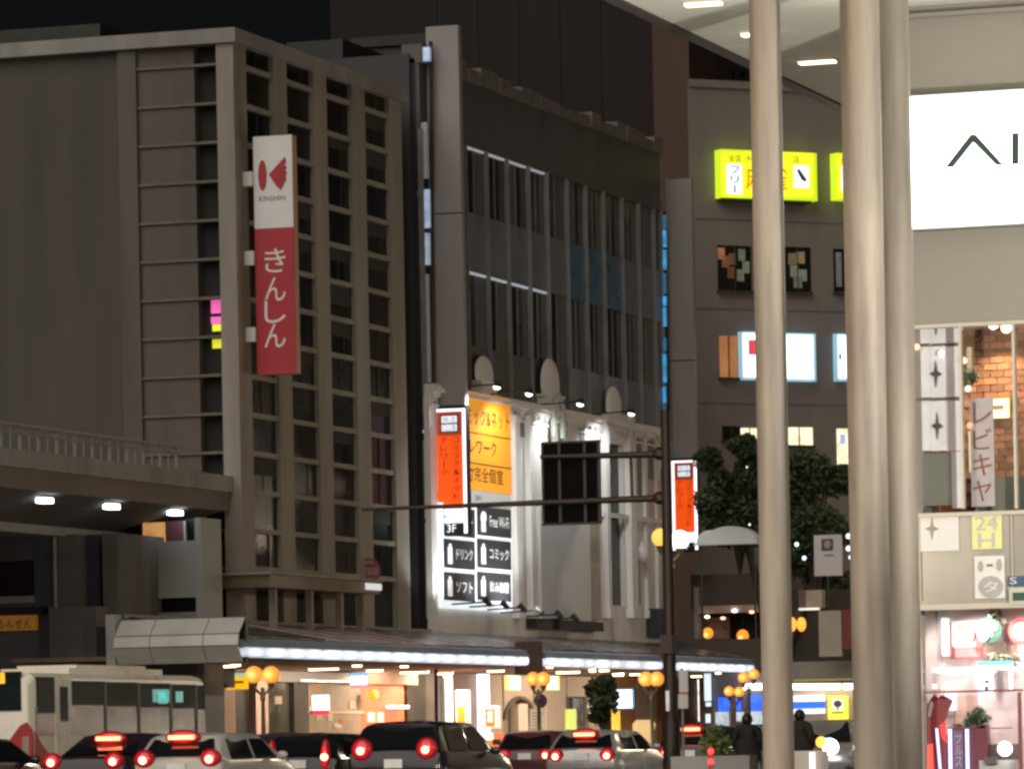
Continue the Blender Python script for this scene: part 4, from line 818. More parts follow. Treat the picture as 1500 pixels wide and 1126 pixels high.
BX = thing('box_sign', 'small beige box sign lit along its lower edge between the near columns', 'sign', PN.pt(1190, 893)); PQ.slab(BX, 'casing', mat('beige_box', (.40, .33, .25), .6), 1182, 864, 1206, 890, .15, -.3); PQ.slab(BX, 'side_panel', mat('brown_side', (.14, .09, .08), .6), 1171, 864, 1181.6, 890, .1, -.3); PQ.slab(BX, 'lamp', glow('box_lamp', (.95, .9, .75), .8), 1172, 890.3, 1200, 893, .18, -.1)
LP = thing('leaning_board', 'plain beige board half covered by leaves beside a red-brown panel', 'sign', PN.pt(1217, 964)); PQ.slab(LP, 'board', mat('beige_board', (.36, .32, .27), .7, var=.12), 1200, 894, 1233, 961, .05, -.05); PQ.slab(LP, 'side_panel', mat('maroon_panel', (.17, .04, .03), .7), 1233.4, 892, 1260, 950, .03, -.05)
for lb, px in (('left orange paper lantern peeping out behind the slim near column', 1160), ('right orange paper lantern of the pair by the slim near column', 1174)):
    q = PQ.pt(px, 914, .2); t = thing('lantern', lb, 'lantern', q, 'paper lanterns of the shop'); MB().ball(q, .16, .16, .25).build('shade', glow('paper_lantern', (1, .42, .05), 1.0, .2, 6), t, True); MB().tube(q + Vector((0, 0, .24)), q + Vector((0, 0, .3)), .07).build('cap', black_p, t)
# white awning
AW = thing('awning', 'white scalloped awning roof under the dark tree', 'awning', PQ.pt(1065, 800)); awm = mat('awning_cloth', (.72, .77, .76), .6, var=.08); PA = YP(at(1065, 790, 170).y)
for cx, rx, top in ((1042, 22, 776), (1076, 38, 771)):
    pts = [(cx + rx * math.cos(math.radians(a)), 797 - (797 - top) * math.sin(math.radians(a)) ** .8) for a in range(0, 181, 12)]
    PA.poly(AW, 'cloth_bay', awm, pts[::-1], .0 if cx == 1042 else .5, .7)
PA.slab(AW, 'valance', awm, 1022, 795, 1114, 798, .55, .45)
for x in (1030, 1108): PA.slab(AW, 'post', dark_metal, x, 797, x + 2, 935, .3, .22)

# ------------------------------------------------------------------ trees
leaf_d = mat('leaf_green', (.045, .068, .024), .6, var=.5, scale=3)
bark = mat('bark', (.07, .055, .04), .9, var=.4, scale=5, bump=.5)
def leaf_cloud(mb, c, R, nl, size, rnd, squash=.8):
    for _ in range(nl):
        d = Vector((rnd.gauss(0, 1), rnd.gauss(0, 1), rnd.gauss(0, 1))).normalized() * R * rnd.random() ** .45; d.z *= squash
        p = Vector(c) + d; a = Vector((rnd.gauss(0, 1), rnd.gauss(0, 1), rnd.gauss(0, .6))).normalized(); b = a.orthogonal().normalized(); b = (b + a.cross(b) * rnd.uniform(-1, 1)).normalized(); s_ = size * rnd.uniform(.6, 1.3)
        mb.add([p - a * s_, p + b * s_ * .45, p + a * s_, p - b * s_ * .45], [(0, 1, 2, 3)])
def tree(label, px, D, top, bot, wpx, seed, nl=11000, shift=0):
    rnd = random.Random(seed); base = at(px, 1000, D); base.z = 0; foot = at(px + shift, 1000, D); foot.z = 0; t = thing('street_tree', label, 'tree', base, 'street trees at the bend')
    c0 = at(px, top, D).z; c1 = at(px, bot, D).z; H = c0 - c1; Rw = wpx / 2 * D / F; zc = (c0 + c1) / 2
    MB().path([foot, foot + Vector((.1, 0, c1 * .6)), Vector((base.x + .15, base.y, c1 + H * .3)), Vector((base.x, base.y, c1 + H * .75))], [.24, .18, .13, .04], 10).build('trunk', bark, t, True)
    mb = MB(); lb = MB(); cl = []
    for k in range(26):
        a = rnd.uniform(0, 2 * math.pi); rr_ = Rw * rnd.uniform(.25, .95); z = zc + H * rnd.uniform(-.42, .40); f = math.sqrt(max(.15, 1 - ((z - zc) / (H * .55)) ** 2))
        q = Vector((base.x + rr_ * f * math.cos(a), base.y + rr_ * f * math.sin(a), z)); cl.append(q); leaf_cloud(mb, q, Rw * rnd.uniform(.34, .58), nl // 26, .13, rnd)
        lb.path([Vector((base.x + .1, base.y, max(z - H * .35, c1 * .7))), (q + Vector((base.x, base.y, z - .3))) / 2, q], [.06, .04, .015], 6)
    lb.build('limbs', bark, t)['kind'] = 'stuff'; mb.build('crown', leaf_d, t)['kind'] = 'stuff'
    return t
tree('dark leafy street tree left of the slim near column, over the white awning', 1083, 172, 634, 800, 106, 3, 14000, shift=42)
tree('dark leafy street tree seen between the slim and thick near columns', 1198, 166, 645, 905, 132, 5, 19000, shift=-68)
tree('small thin street tree in front of the arch shop, by the lit white square', 882, 152, 985, 1062, 46, 9, 1600)
TL = thing('string_lights', 'few small cold white bulbs hung among the dark leaves', 'lights', at(1170, 820, 164))
for px, py, s_ in ((1167, 797, 4), (1178, 817, 4), (1243, 785, 5), (1243, 803, 5), (1246, 816, 4), (1098, 768, 2), (1094, 684, 1.6)):
    q = at(px, py, 160); MB().ball(q, s_ * 160 / F * .8, n=10, m=8).build('bulb', glow('cold_bulb', (.7, .85, 1), 1.6), TL, True)
for px, py in ((864, 1033), (874, 1028)): MB().ball(XP(XS + .6).pt(px, py), .09, n=12, m=8).build('globe_bulb', glow('cold_bulb2', (.9, .97, 1), 1.4), SH, True)
# ------------------------------------------------------------------ bus
bus_w = mat('bus_cream', (.76, .72, .6), .3, var=.08, scale=1.5); bus_s = mat('bus_steel', (.66, .63, .58), .16, metal=.85, var=.25, scale=1.3, bump=.25); bus_r = mat('bus_red', (.42, .04, .04), .35, var=.1); bgl = mat('bus_glass', (.012, .02, .02), .06, var=.3)
xb = -39.9; y0b, y1b = XP(xb).u(49, 1040), XP(xb).u(303, 1040); BXp = XP(xb); BYp = YP(y0b); zr = BXp.pt(80, 985).z
BU = thing('city_bus', 'cream and silver city bus with red corner stripes, rear end cut by the left edge', 'bus', (xb - 1.25, y0b, 0)); Wb = 2.5
def rring(y, ins, z0, z1):
    r = .16; P = []
    xs0, xs1 = xb - Wb + ins, xb - ins
    for (cx, cz, a0) in ((xs1 - r, z1 - r, 0), (xs0 + r, z1 - r, 90), (xs0 + .05, z0 + .05, 180), (xs1 - .05, z0 + .05, 270)):
        rr_ = r if a0 < 180 else .05
        for k in range(5): a = math.radians(a0 + 22.5 * k); P.append((cx + rr_ * math.cos(a), y, cz + rr_ * math.sin(a)))
    return P[::-1]
MB().loft([rring(y0b, .12, .45, zr - .12), rring(y0b + .12, .02, .35, zr - .01), rring(y0b + .4, 0, .33, zr), rring(y1b - .5, 0, .33, zr), rring(y1b - .12, .03, .35, zr - .04), rring(y1b, .16, .5, zr - .22)]).build('body', bus_w, BU, True)
zwt, zwb = BXp.pt(150, 1002).z, BXp.pt(150, 1032).z; zsl = .95
rear = BYp.slab(BU, 'rear_window', bgl, -60, 984, 31, 1041, .03, -.05); BYp.slab(rear, 'destination_display', glow('amber_display', (1, .42, .02), .9, .5, 9), -40, 985, 8, 1001, .05, .03)
BYp.poly(BU, 'corner_stripe', bus_r, [(2, 1103), (4, 1098), (30, 1062), (40, 1057), (48, 1068), (48, 1200), (-20, 1200)][::-1], .03, .03)
BYp.slab(BU, 'tail_light', mat('grey_lamp', (.4, .3, .25), .3), 34, 1078, 44, 1112, .05, 0); BYp.slab(BU, 'bumper', dark_metal, -120, 1150, 48, 1165, .1, 0)
def bside(name, m_, x0, x1, y0, y1, out=.02, par=None): return BXp.slab(par or BU, name, m_, x0, y0, x1, y1, out, -.03)
bside('side_panel', bus_s, 53, 300, 1035, 1075, .012)
bside('side_window', bgl, 54, 79, 991, 1044); dr = bside('door', bus_w, 81, 103, 993, 1180, .03); bside('door_window', bgl, 86, 97, 1005, 1056, .045, dr)
for a, b in ((105, 152.5), (153.5, 201), (202, 248), (249, 285), (286, 299)): 
    wq = bside('side_window', bgl, a, b, 997 + (a - 106) * .035, 1032 + (a - 106) * .035, .025)
for k, (a, b, c, d) in enumerate(((222, 246, 1009, 1028), (230, 243, 1013, 1030), (256, 266, 1012, 1028))): bside('interior_glow', glow('teal_glow%d' % k, (.25, .62, .58), .32, .5, 6), a, b, c, d, .035)
for a in (152, 201, 248, 285): bside('pillar', mat('bus_pillar', (.05, .05, .048), .4), a, a + 3, 998 + (a - 106) * .035, 1100, .03)
MB().box(xb - 1.9, xb - .35, y0b + 2.6, y0b + 7.6, zr - .02, zr + .13).build('roof_unit', bus_w, BU); MB().box(xb - 1.8, xb - .45, y0b + 3.2, y0b + 6.9, zr + .13, zr + .2).build('roof_unit', bus_w, BU)
BXp.poly(BU, 'side_stripe', bus_r, [(50, 1070), (60, 1090), (75, 1110), (75, 1190), (50, 1190)][::-1], .03, .02)
for yy in (y0b + 2.2, y1b - 2.0):
    for xx in (xb - .16, xb - Wb + .16):
        wl = MB().tube((xx - .13, yy, .48), (xx + .13, yy, .48), .48, n=24).build('wheel', mat('tyre', (.02, .02, .02), .8), BU, True); MB().tube((xx - .14, yy, .48), (xx + .14, yy, .48), .28, n=20).build('rim', steel, wl, True)

# ------------------------------------------------------------------ cars
def car(label, px, D, W_, H, L_, paint, lamp_dx, lamp_z, bar_z=None, belt=.95, sedan=False, heading=0.0, group='cars waiting with brake lights on', lights='rear', lens=(.20, .165), name='car'):
    p = at(px, CY, D); p.z = 0; Mx = Matrix.Translation(p) @ Matrix.Rotation(-heading, 4, 'Z'); t = thing(name, label, 'car', p, group); w2 = W_ / 2
    if sedan: st = [(0, .42, .7, .74, .9), (.05, .35, .92, .98, .97), (.12, .3, .97, 1.02, 1), (.75, .25, .98, 1.04, 1), (1.55, .2, .98, H - .03, 1), (2.0, .2, .98, H, 1), (2.8, .2, .97, H - .02, 1), (3.55, .22, .95, 1.0, 1), (L_ - .6, .25, .82, .88, .97), (L_ - .05, .35, .62, .68, .88), (L_, .42, .55, .6, .8)]
    else: st = [(0, .42, .72, .76, .9), (.05, .35, belt - .03, belt + .02, .97), (.12, .3, belt, belt + .06, 1), (.42, .25, belt, H - .05, 1), (.8, .2, belt, H, 1), (2.3, .2, belt, H - .02, 1), (3.15, .22, belt - .02, belt + .05, 1), (L_ - .6, .25, belt - .12, belt - .05, .97), (L_ - .05, .35, .66, .72, .88), (L_, .42, .55, .6, .8)]
    wr = w2 * .78
    def sec(y, z0, zb_, zr_, f):
        hi = (zr_ - zb_) > .15; wt = wr if hi else w2 * .93 * f
        H_ = [(w2 * .8 * f, z0), (w2 * .97 * f, z0 + .1), (w2 * f, (z0 + zb_) / 2), (w2 * .975 * f, zb_ - .03), (w2 * .95 * f, zb_), (wt * f, zr_ - (.07 if hi else .03)), (wt * f - .07, zr_ - .02), (wt * f * .55, zr_), (0, zr_ + .012)]
        return [(x, y, z) for x, z in H_] + [(-x, y, z) for x, z in H_[-2::-1]]
    rings = [sec(*s_) for s_ in st]
    MB(Mx).loft([r[::-1] for r in rings]).build('body', paint, t, True)
    G = mat('car_glass', (.008, .009, .011), .04, var=0)
    def tq(a, b, o): return Vector(a) * (1 - o) + Vector(b) * o
    i0 = 3 if sedan else 2
    yb0, zb0 = st[i0][0], st[i0][3]; yt0, zt0 = st[i0 + 1][0], st[i0 + 1][3]
    MB(Mx).quad((-w2 * .80, yb0 - .02, zb0 + .03), (w2 * .80, yb0 - .02, zb0 + .03), (wr - .1, yt0 - .04, zt0 - .06), (-wr + .1, yt0 - .04, zt0 - .06)).build('rear_window', G, t)
    i1 = len(st) - 5 if sedan else len(st) - 5; ya, yb_ = st[i1][0], st[i1 + 1][0]
    MB(Mx).quad((-wr + .12, ya + .03, st[i1][3] - .03), (wr - .12, ya + .03, st[i1][3] - .03), (w2 * .82, yb_ + .0, st[i1 + 1][3] + .02), (-w2 * .82, yb_, st[i1 + 1][3] + .02)).build('windscreen', G, t)
    y_a = (1.3 if sedan else .55); y_e = (3.2 if sedan else 2.75); mid = (y_a + y_e) / 2
    for s_ in (-1, 1):
        for (c, d, sl0, sl1) in ((y_a, mid - .05, .25 if sedan else .05, 0), (mid + .05, y_e, 0, .4)):
            xb_, xt_ = s_ * (w2 * .945 + .012), s_ * (wr + .014); z_b = belt + .03 if not sedan else 1.01; z_t = H - .12
            q = [(xb_, c, z_b), (xb_, d, z_b), (xt_, d - sl1, z_t), (xt_, c + sl0, z_t)]; MB(Mx).quad(*(q if s_ > 0 else q[::-1])).build('side_window', G, t)
        MB(Mx).ball((s_ * (w2 + .1), y_e - .1, 1.0), .11, .06, .075, 12, 8).build('wing_mirror', paint, t, True)
        for yy in (.8, L_ - .85):
            xx = s_ * (w2 - .12); wl = MB(Mx).tube((xx - .1, yy, .32), (xx + .1, yy, .32), .32, n=22).build('wheel', mat('tyre', (.02, .02, .02), .8), t, True); MB(Mx).tube((xx - .11, yy, .32), (xx + .11, yy, .32), .2, n=18).build('rim', steel, wl, True)
        if lights == 'rear':
            ln = MB(Mx).ball((s_ * lamp_dx / 2, .06, lamp_z), lens[0], .11, lens[1], 18, 12).build('tail_light', red_lens_halo, t, True); MB(Mx).ball((s_ * lamp_dx / 2, -.03, lamp_z - .02), .075, .06, .07, 14, 10).build('bulb', red_bulb, ln, True)
    if lights == 'rear' and bar_z:
        yy = (st[i0][0] * .15 + st[i0 + 1][0] * .85) if not sedan else st[i0][0] + (st[i0 + 1][0] - st[i0][0]) * min(1, (bar_z - st[i0][3]) / (H - st[i0][3]))
        hs = MB(Mx).ball((0, yy - .04, bar_z), .34, .09, .14, 24, 12).build('brake_light_halo', red_lens_halo, t, True); MB(Mx).box(-.24, .24, yy - .16, yy - .13, bar_z - .035, bar_z + .035).build('lamp_bar', red_bar, hs)  # oversized lens ball imitates the bloom round the lamp bar
    if lights == 'rear': MB(Mx).box(-.17, .17, -.04, .02, .72 if not sedan else .6, .88 if not sedan else .76).build('number_plate', mat('plate', (.55, .55, .5), .5, emit=(1, .95, .85), es=.12), t)  # plate glows faintly in place of light from a plate lamp
    MB(Mx).box(-w2 * .85, w2 * .85, -.04, .1, .36, .52).build('bumper', dark_metal, t)
    return t
pw = mat('car_white', (.55, .54, .50), .22, var=.05); pb = mat('car_black', (.012, .011, .013), .12, var=.1); pr = mat('car_maroon', (.09, .02, .03), .2, var=.1); ps = mat('car_silver', (.42, .42, .41), .25, metal=.4, var=.08); pg = mat('car_dark_plum', (.03, .018, .024), .18, var=.1)
car('dark plum saloon in front of the bus with a wide glaring high brake light', 120, 88, 1.75, 1.46, 4.5, pg, 1.24, .95, 1.36, sedan=True)
car('white hatchback with a thin orange high brake light right of the dark saloon', 258, 84, 1.72, 1.42, 4.2, mat('car_pearl', (.42, .41, .385), .22, var=.06), 1.26, .97, 1.34, belt=.92)
car('big black tailgate car in the middle with round red lights and a pale plate', 576, 86, 1.86, 1.56, 4.5, pb, 1.24, 1.06, None, belt=1.0, lens=(.21, .21))
car('maroon car half hidden between the black car and the silver car', 768, 122, 1.72, 1.45, 4.2, pr, 1.12, .83, None, belt=.92)
car('silver car with a raised brake light and a bright right tail light', 851, 108, 1.75, 1.40, 4.3, ps, 1.22, .83, 1.30, belt=.92)
car('dark car beyond the tall signpost showing only its high brake light', 1008, 120, 1.72, 1.5, 4.3, pb, 1.2, .85, 1.40, belt=.95)
tt = car('dark car half hidden behind the left flank of the black tailgate car', 436, 93, 1.7, 1.40, 4.3, pb, 1.12, .95, None, belt=.9, lens=(.1, .34))
car('black saloon at the far left, cut by the frame edge in front of the bus', -140, 80, 1.75, 1.40, 4.5, pb, 1.3, .72, None, sedan=True)
car('dark hatchback squeezed between the white hatchback and the black tailgate car', 392, 100, 1.7, 1.44, 4.2, pg, 1.15, .8, None, belt=.9)
# oncoming car
ONC = car('grey car facing the camera with glaring headlights between the near columns', 1224, 118, 1.75, 1.55, 4.3, mat('car_grey', (.2, .2, .2), .25, metal=.3), 1.2, .8, None, belt=.95, heading=math.pi - .15, group=None, lights='front')
p = at(1224, 1090, 113.2)
for dx, z, m_, r in ((-.12, .90, glow('headlight', (1, .98, 1), 14), .19), (-.34, 1.02, glow('amber_lamp', (1, .3, .04), 3), .13), (1.1, .9, glow('headlight', (1, .98, 1), 14), .19)):
    q = p + RGT * dx; q.z = z; MB().ball(q, r, .12, r, 18, 12).build('headlight', m_, ONC, True)
q = at(1213, 1083, 113.5); MB().ball(q, .12, .08, .06, 12, 8).build('cyan_reflection', glow('cyan_glint', (.05, .6, .8), .9), ONC, True)  # glowing ball stands in for a cyan reflection on the car

# ------------------------------------------------------------------ people, plant, cone on the pavement
def skinned(par, name, m_, verts, edges, radii, root=0):
    me = bpy.data.meshes.new('s'); me.from_pydata(verts, edges, []); o = bpy.data.objects.new('s', me); COL.objects.link(o)
    sk = o.modifiers.new('skin', 'SKIN'); ss = o.modifiers.new('sub', 'SUBSURF'); ss.levels = 2; ss.render_levels = 2
    for i, r in enumerate(radii): me.skin_vertices[0].data[i].radius = r if isinstance(r, tuple) else (r, r)
    me.skin_vertices[0].data[root].use_root = True
    bpy.context.view_layer.update(); m2 = bpy.data.meshes.new_from_object(o.evaluated_get(bpy.context.evaluated_depsgraph_get())); bpy.data.objects.remove(o)
    o_ = Vector(par['_o'])
    for v in m2.vertices: v.co = v.co - o_
    m2.materials.clear(); m2.materials.append(m_); m2.polygons.foreach_set('use_smooth', [True] * len(m2.polygons)); m2.name = name
    q = bpy.data.objects.new(name, m2); COL.objects.link(q); q.parent = par; q['_o'] = tuple(o_); return q
def person(label, px, D, toppy, yaw, coat):
    b = at(px, CY, D); b.z = .13; h = at(px, toppy, D).z - .13; k = h / 1.72; t = thing('person', label, 'person', b)
    R = Matrix.Rotation(yaw, 3, 'Z')
    def P(x, y, z): return tuple(b + R @ Vector((x * k * 1.25, y * k * 1.2, z * k)))
    V = [P(0, 0, .92), P(0, 0, 1.08), P(0, .01, 1.28), P(0, .0, 1.42), P(0, .01, 1.50), P(0, .02, 1.58), P(0, .03, 1.67)]
    E = [(i, i + 1) for i in range(6)]; Rr = [.17, .165, .185, .12, .058, .09, .07]; Rr = [(r * k * 1.3, r * k * 1.0) if i < 4 else r * k for i, r in enumerate(Rr)]
    def chain(root, pts, rs):
        pr_ = root
        for q, r in zip(pts, rs): V.append(P(*q)); Rr.append(r * k * 1.25); E.append((pr_, len(V) - 1)); pr_ = len(V) - 1
    for s_ in (-1, 1):
        chain(3, [(s_ * .19, 0, 1.38), (s_ * .25, -.01, 1.12), (s_ * .23, .1, .95), (s_ * .15, .13, .90)], [.075, .062, .052, .05])
        chain(0, [(s_ * .10, 0, .80), (s_ * .11, .03, .48), (s_ * .12, -.01, .10), (s_ * .12, .13, .04)], [.105, .072, .05, .045])
    skinned(t, 'body', coat, V, E, Rr)
    hd = Vector(P(0, .02, 1.61)); MB().ball(hd - R @ Vector((0, .015 * k, -.0 * k)), .125 * k, .13 * k, .145 * k, 18, 12).build('hair', mat('dark_hair', (.012, .01, .009), .5), t, True)
    rg = [[(b + R @ Vector(((.26 + j * .02) * k * math.cos(a), (.2 + j * .015) * k * math.sin(a), (1.16 - j * .12) * k))) for a in [2 * math.pi * i / 20 for i in range(20)]] for j in range(5)]
    MB().loft([r_[::-1] for r_ in rg]).build('coat_skirt', coat, t, True); return t
coat = mat('black_coat', (.014, .013, .013), .8, var=.3, scale=6)
person('person in a bulky black coat seen from behind beside the green plant', 1095, 92, 1046, .2, coat)
person('person in a dark brown coat just right of the slim near column', 1172, 95, 1040, -.3, mat('brown_coat', (.03, .022, .018), .8, var=.3, scale=6))
PLT = thing('potted_plant', 'leafy light green plant in a grey planter near the black-coated person', 'plant', at(1045, 1120, 88)); q = at(1045, 1090, 88); lf = mat('leaf_lime', (.12, .16, .04), .55, var=.4, scale=8); mb = MB(); rnd = random.Random(4)
for (px, py, r) in ((1048, 1070, .17), (1040, 1082, .2), (1056, 1086, .2), (1050, 1096, .2), (1062, 1100, .16), (1036, 1096, .14)): leaf_cloud(mb, at(px, py, 88), r, 150, .05, rnd)
mb.build('leaves', lf, PLT)['kind'] = 'stuff'; MB().path([Vector((q.x, q.y, .6)), Vector((q.x, q.y, 1.3))], [.03, .015]).build('stem', bark, PLT)
MB().box(q.x - .75, q.x + .75, q.y - .25, q.y + .25, .13, at(1060, 1106, 88).z).build('planter', mat('planter_grey', (.28, .26, .25), .7, var=.15), PLT)
DL = thing('delineator_post', 'slim post with two small red warning lamps in front of the plant', 'post', at(1041, 1126, 84)); q = at(1041, 1100, 84); MB().tube((q.x, q.y, .13), (q.x, q.y, at(1041, 1092, 84).z), .045, .035).build('post', mat('red_post', (.4, .05, .04), .5), DL, True)
for py in (1100, 1115): qq = at(1041, py, 83.9); MB().ball(qq, .06).build('lamp', glow('red_marker', (1, .07, .06), 1.1), DL, True)
# clear fronted planter wall beside the slim column base and kerb box
KB = thing('utility_box', 'low beige utility box at the foot of the slim near column', 'box', at(1180, 1126, 78)); q = at(1177, 1100, 78); MB().box(q.x - .32, q.x + .28, q.y, q.y + .5, .13, at(1177, 1099, 78).z).build('casing', mat('utility_beige', (.38, .35, .30), .6, var=.1), KB); MB().box(q.x + .1, q.x + .2, q.y - .02, q.y - .002, .5, at(1177, 1101, 78).z).build('door_strip', glow('pale_strip', (.75, .8, 1), .55), KB)

# ------------------------------------------------------------------ near building on the right
yN = 76.0; NP = YP(yN); xNl = NP.u(1308, 300)
ZS = NP.pt(1400, 6).z; e0, e1 = at_z(880, 0, ZS), at_z(1235, 161, ZS); xSo = (e0.x + e1.x) / 2; print('soffit', ZS, e0, e1, 'wall x', xNl)
N = thing('station_building', 'pale modern building at the right with a deep lit overhang and glazed shops', 'building', (xNl + 8, yN, 0))
wallN = mat('greige_panel', (.235, .216, .19), .6, var=.07, scale=.5, bump=.05); sofm = mat('soffit_panel', (.74, .75, .66), .6, var=.05, scale=.4); colm = mat('column_render', (.28, .237, .195), .6, var=.5, scale=1.6, bump=.2, streak=True)
xR = 4.0
mbS = MB(); gap = .02
for i in range(3):
    for j in range(9):
        xa = xSo + .25 + (xR - xSo - .25) * i / 3; xb2 = xSo + .25 + (xR - xSo - .25) * (i + 1) / 3 - gap; ya = 58 + 7 * j; MB().box(xa, xb2, ya, ya + 7 - gap, ZS, ZS + .1).build('soffit_panel', sofm, N)
MB().box(xSo, xR, 57.5, 122, ZS + .1, ZS + .5).build('roof_slab', wallN, N); MB().box(xSo, xSo + .245, 57.5, 122, ZS - .03, ZS + .098).build('edge_trim', mat('dark_trim', (.06, .055, .05), .5), N)
def np_(name, m_, x0, y0, x1, y1, out=0, inn=-.3, par=None): return NP.slab(par or N, name, m_, x0, y0, x1, y1, out, inn)
RX = 1780
MB().box(xNl, NP.u(RX, 60), yN, yN + .4, NP.pt(1420, 328).z, ZS - .003).build('upper_wall', wallN, N); np_('lower_wall', wallN, 1330, 328.3, RX, 466, 0, -.4)
MB().box(xNl, xNl + .3, yN + .41, 176, 0, ZS - .003).build('street_wall', wallN, N)  # runs on past the building to carry the added glowing panels
MB().box(xNl, NP.u(RX, 60), yN + .45, 122, ZS + .5, ZS + 9).build('upper_storeys', wallN, N)
np_('cornice', wallN, 1330, 7, RX, 13, .12, .003)
for k in range(13):
    y = yN + 3 + k * 7
    if k % 3 == 1: continue
    fw = MB().box(xNl - .05, xNl - .005, y, y + 3.4 + k % 2 * 2, .3, 1.7).build('added_glow_panel', glow('reflection_glow', (1, .92, .8), 1.6, .7, .8), N); MB().box(xNl - .1, xNl - .051, y + 1.65, y + 1.75, .3, 1.7).build('mullion', steel, fw)  # unseen glowing panels, added and cut low for reflections in bus and cars
SG = thing('light_box_sign', 'huge glaring white light box with a dark green roof-shaped letter', 'sign', NP.pt(1450, 328)); big = glow('big_white', (.97, 1, .98), 5.5)
NP.slab(SG, 'casing', mat('sign_rim', (.45, .5, .46), .5), 1334, 131, RX - 20, 328, .30, .01); r_ = NP.rect(1337, 134, RX - 23, 325); NP.uslab(SG, 'face', big, r_[0], r_[1], r_[2], r_[3], .34, .30)
lt = mat('dark_green_letter', (.02, .045, .035), .5, var=0)
NP.poly(SG, 'letter', lt, [(1393, 249), (1430, 201), (1437, 201), (1478, 246), (1467, 246), (1433.5, 212), (1404, 249)][::-1], .41, .07); NP.poly(SG, 'letter', lt, [(1490, 245), (1490, 199), (1500, 198.6), (1500, 244.6)][::-1], .41, .07)
# soffit lamps
for (xa, ya, xb2, yb2) in ((1003, 5, 1062, 3.5), (1086, 49, 1146, 47), (1170, 90, 1228, 88), (1120, 20, 1180, 18)):
    p0, p1 = at_z(xa, ya, ZS), at_z(xb2, yb2, ZS); 
    if xa == 1120: continue
    f = MB().box(min(p0.x, p1.x), max(p0.x, p1.x), p0.y - .14, p0.y + .14, ZS - .03, ZS - .003).build('soffit_lamp', white_p, N); MB().box(min(p0.x, p1.x) + .02, max(p0.x, p1.x) - .02, p0.y - .1, p0.y + .1, ZS - .06, ZS - .03).build('diffuser', glow('soffit_tube', (1, .78, .5), 4), f)
# columns
def column(label, px, py, D, wpx):
    q = at(px, py, D); r = wpx / 2 * D / F; top = ZS - .003 if (q.x > xSo + r) else ZS + 3; t = thing('column', label, 'column', (q.x, q.y, .13), 'tall round columns before the near building')
    MB().lathe((q.x, q.y, .13), [(r, 0), (r, top - .13)], 40).build('shaft', colm, t, True); MB().lathe((q.x, q.y, .13), [(r + .03, 0), (r + .03, .12), (r + .003, .15)], 40).build('base', steel, t, True); return t
column('slimmer left column standing alone before the taupe building', 1131, 600, 71, 46)
column('thickest column, in the middle, overlapping its neighbour', 1270, 600, 70, 58)
column('right column tucked behind the thick one by the white light box', 1320, 600, 73.5, 44)
# second-floor glazing
fr = mat('pale_frame', (.42, .385, .33), .45, metal=.2, var=.06); clr = glass('shop_glass')
ROOM = N
z2 = NP.pt(1420, 468).z; z1_ = NP.pt(1420, 748).z; z0_ = NP.pt(1420, 885).z; uL = NP.u(1316, 600); uR = NP.u(RX, 600)
for (y0, y1) in ((466.3, 472), (745, 751), (880, 888)): np_('frame', fr, 1330, y0, RX, y1, .08, -.1)
for x in (1407, 1485, 1560, 1640, 1720): np_('frame', fr, x, 472.2, x + 4, 744.8, .06, -.08)
for a, b in ((1338, 1406.5), (1411.5, 1484.5), (1489.5, 1559.5), (1564.5, 1639.5)): np_('window', clr, a, 472.5, b, 744.5, -.02, -.03)
def room(x0, x1, za, zb_, dep, wm, fm, cm, name):
    yq = yN + dep
    MB().box(x0, x1, yq, yq + .1, za, zb_).build(name + '_back_wall', wm, N); MB().box(x0, x1, yN + .35, yq - .003, za - .1, za).build(name + '_floor', fm, N); MB().box(x0, x1, yN + .35, yq - .003, zb_, zb_ + .1).build(name + '_ceiling', cm, N); MB().box(x0 - .1, x0 - .003, yN + .42, yq, za, zb_).build(name + '_side_wall', wm, N)
brick = mat('rust_brick_wall', (.24, .12, .065), .8, var=.45, scale=2.2, bump=.5); room(uL, uR, z1_, z2 - .02, 1.7, brick, wood_br, white_p, 'cafe')
IP = YP(yN + 1.69); bt = mat('rust_brick', (.26, .135, .08), .8, var=.35, scale=3); bt2 = mat('rust_brick_dark', (.17, .09, .055), .8, var=.35, scale=3)
u_a, u_b = IP.u(1412, 600), IP.u(1530, 600)
for r in range(26):
    z = IP.pt(1460, 740).z + r * .118
    for c in range(8):
        ua = u_a + (c + (r % 2) * .5) * .235
        if ua + .22 < u_b: IP.uslab(N, 'brick', bt if random.random() < .6 else bt2, ua, ua + .22, z, z + .1, random.uniform(.01, .035), 0)
CI = YP(yN + .45); cur = mat('white_curtain', (.74, .73, .78), .8, var=.10, scale=5)
star = mat('star_motif', (.05, .055, .05), .7, var=0); bar = mat('panel_bar', (.09, .10, .09), .6)
for (a, b) in ((472, 503), (507, 582), (587, 660)):
    for i in range(3): CI.slab(N, 'curtain_panel', cur, 1341 + i * 22.6, a, 1341 + i * 22.6 + 22.2, b, .01 * (i % 2), -.05)
for y in (503.3, 582.4): CI.slab(N, 'curtain_rail', bar, 1341, y, 1409, y + 3.4, .05, -.04)
def starp(pl, par, cx, cy, rx, ry, m_, o=.06): pl.poly(par, 'star', m_, [(cx, cy - ry), (cx + rx * .2, cy - ry * .22), (cx + rx, cy), (cx + rx * .2, cy + ry * .22), (cx, cy + ry), (cx - rx * .2, cy + ry * .22), (cx - rx, cy), (cx - rx * .2, cy - ry * .22)][::-1], o, .02)
starp(CI, N, 1372, 548, 9, 20, star); starp(CI, N, 1374, 624, 9, 20, star); CI.poly(N, 'star', star, [(1367, 473), (1378, 473), (1373.5, 480), (1372.3, 492), (1371, 480)][::-1], .06, .02)
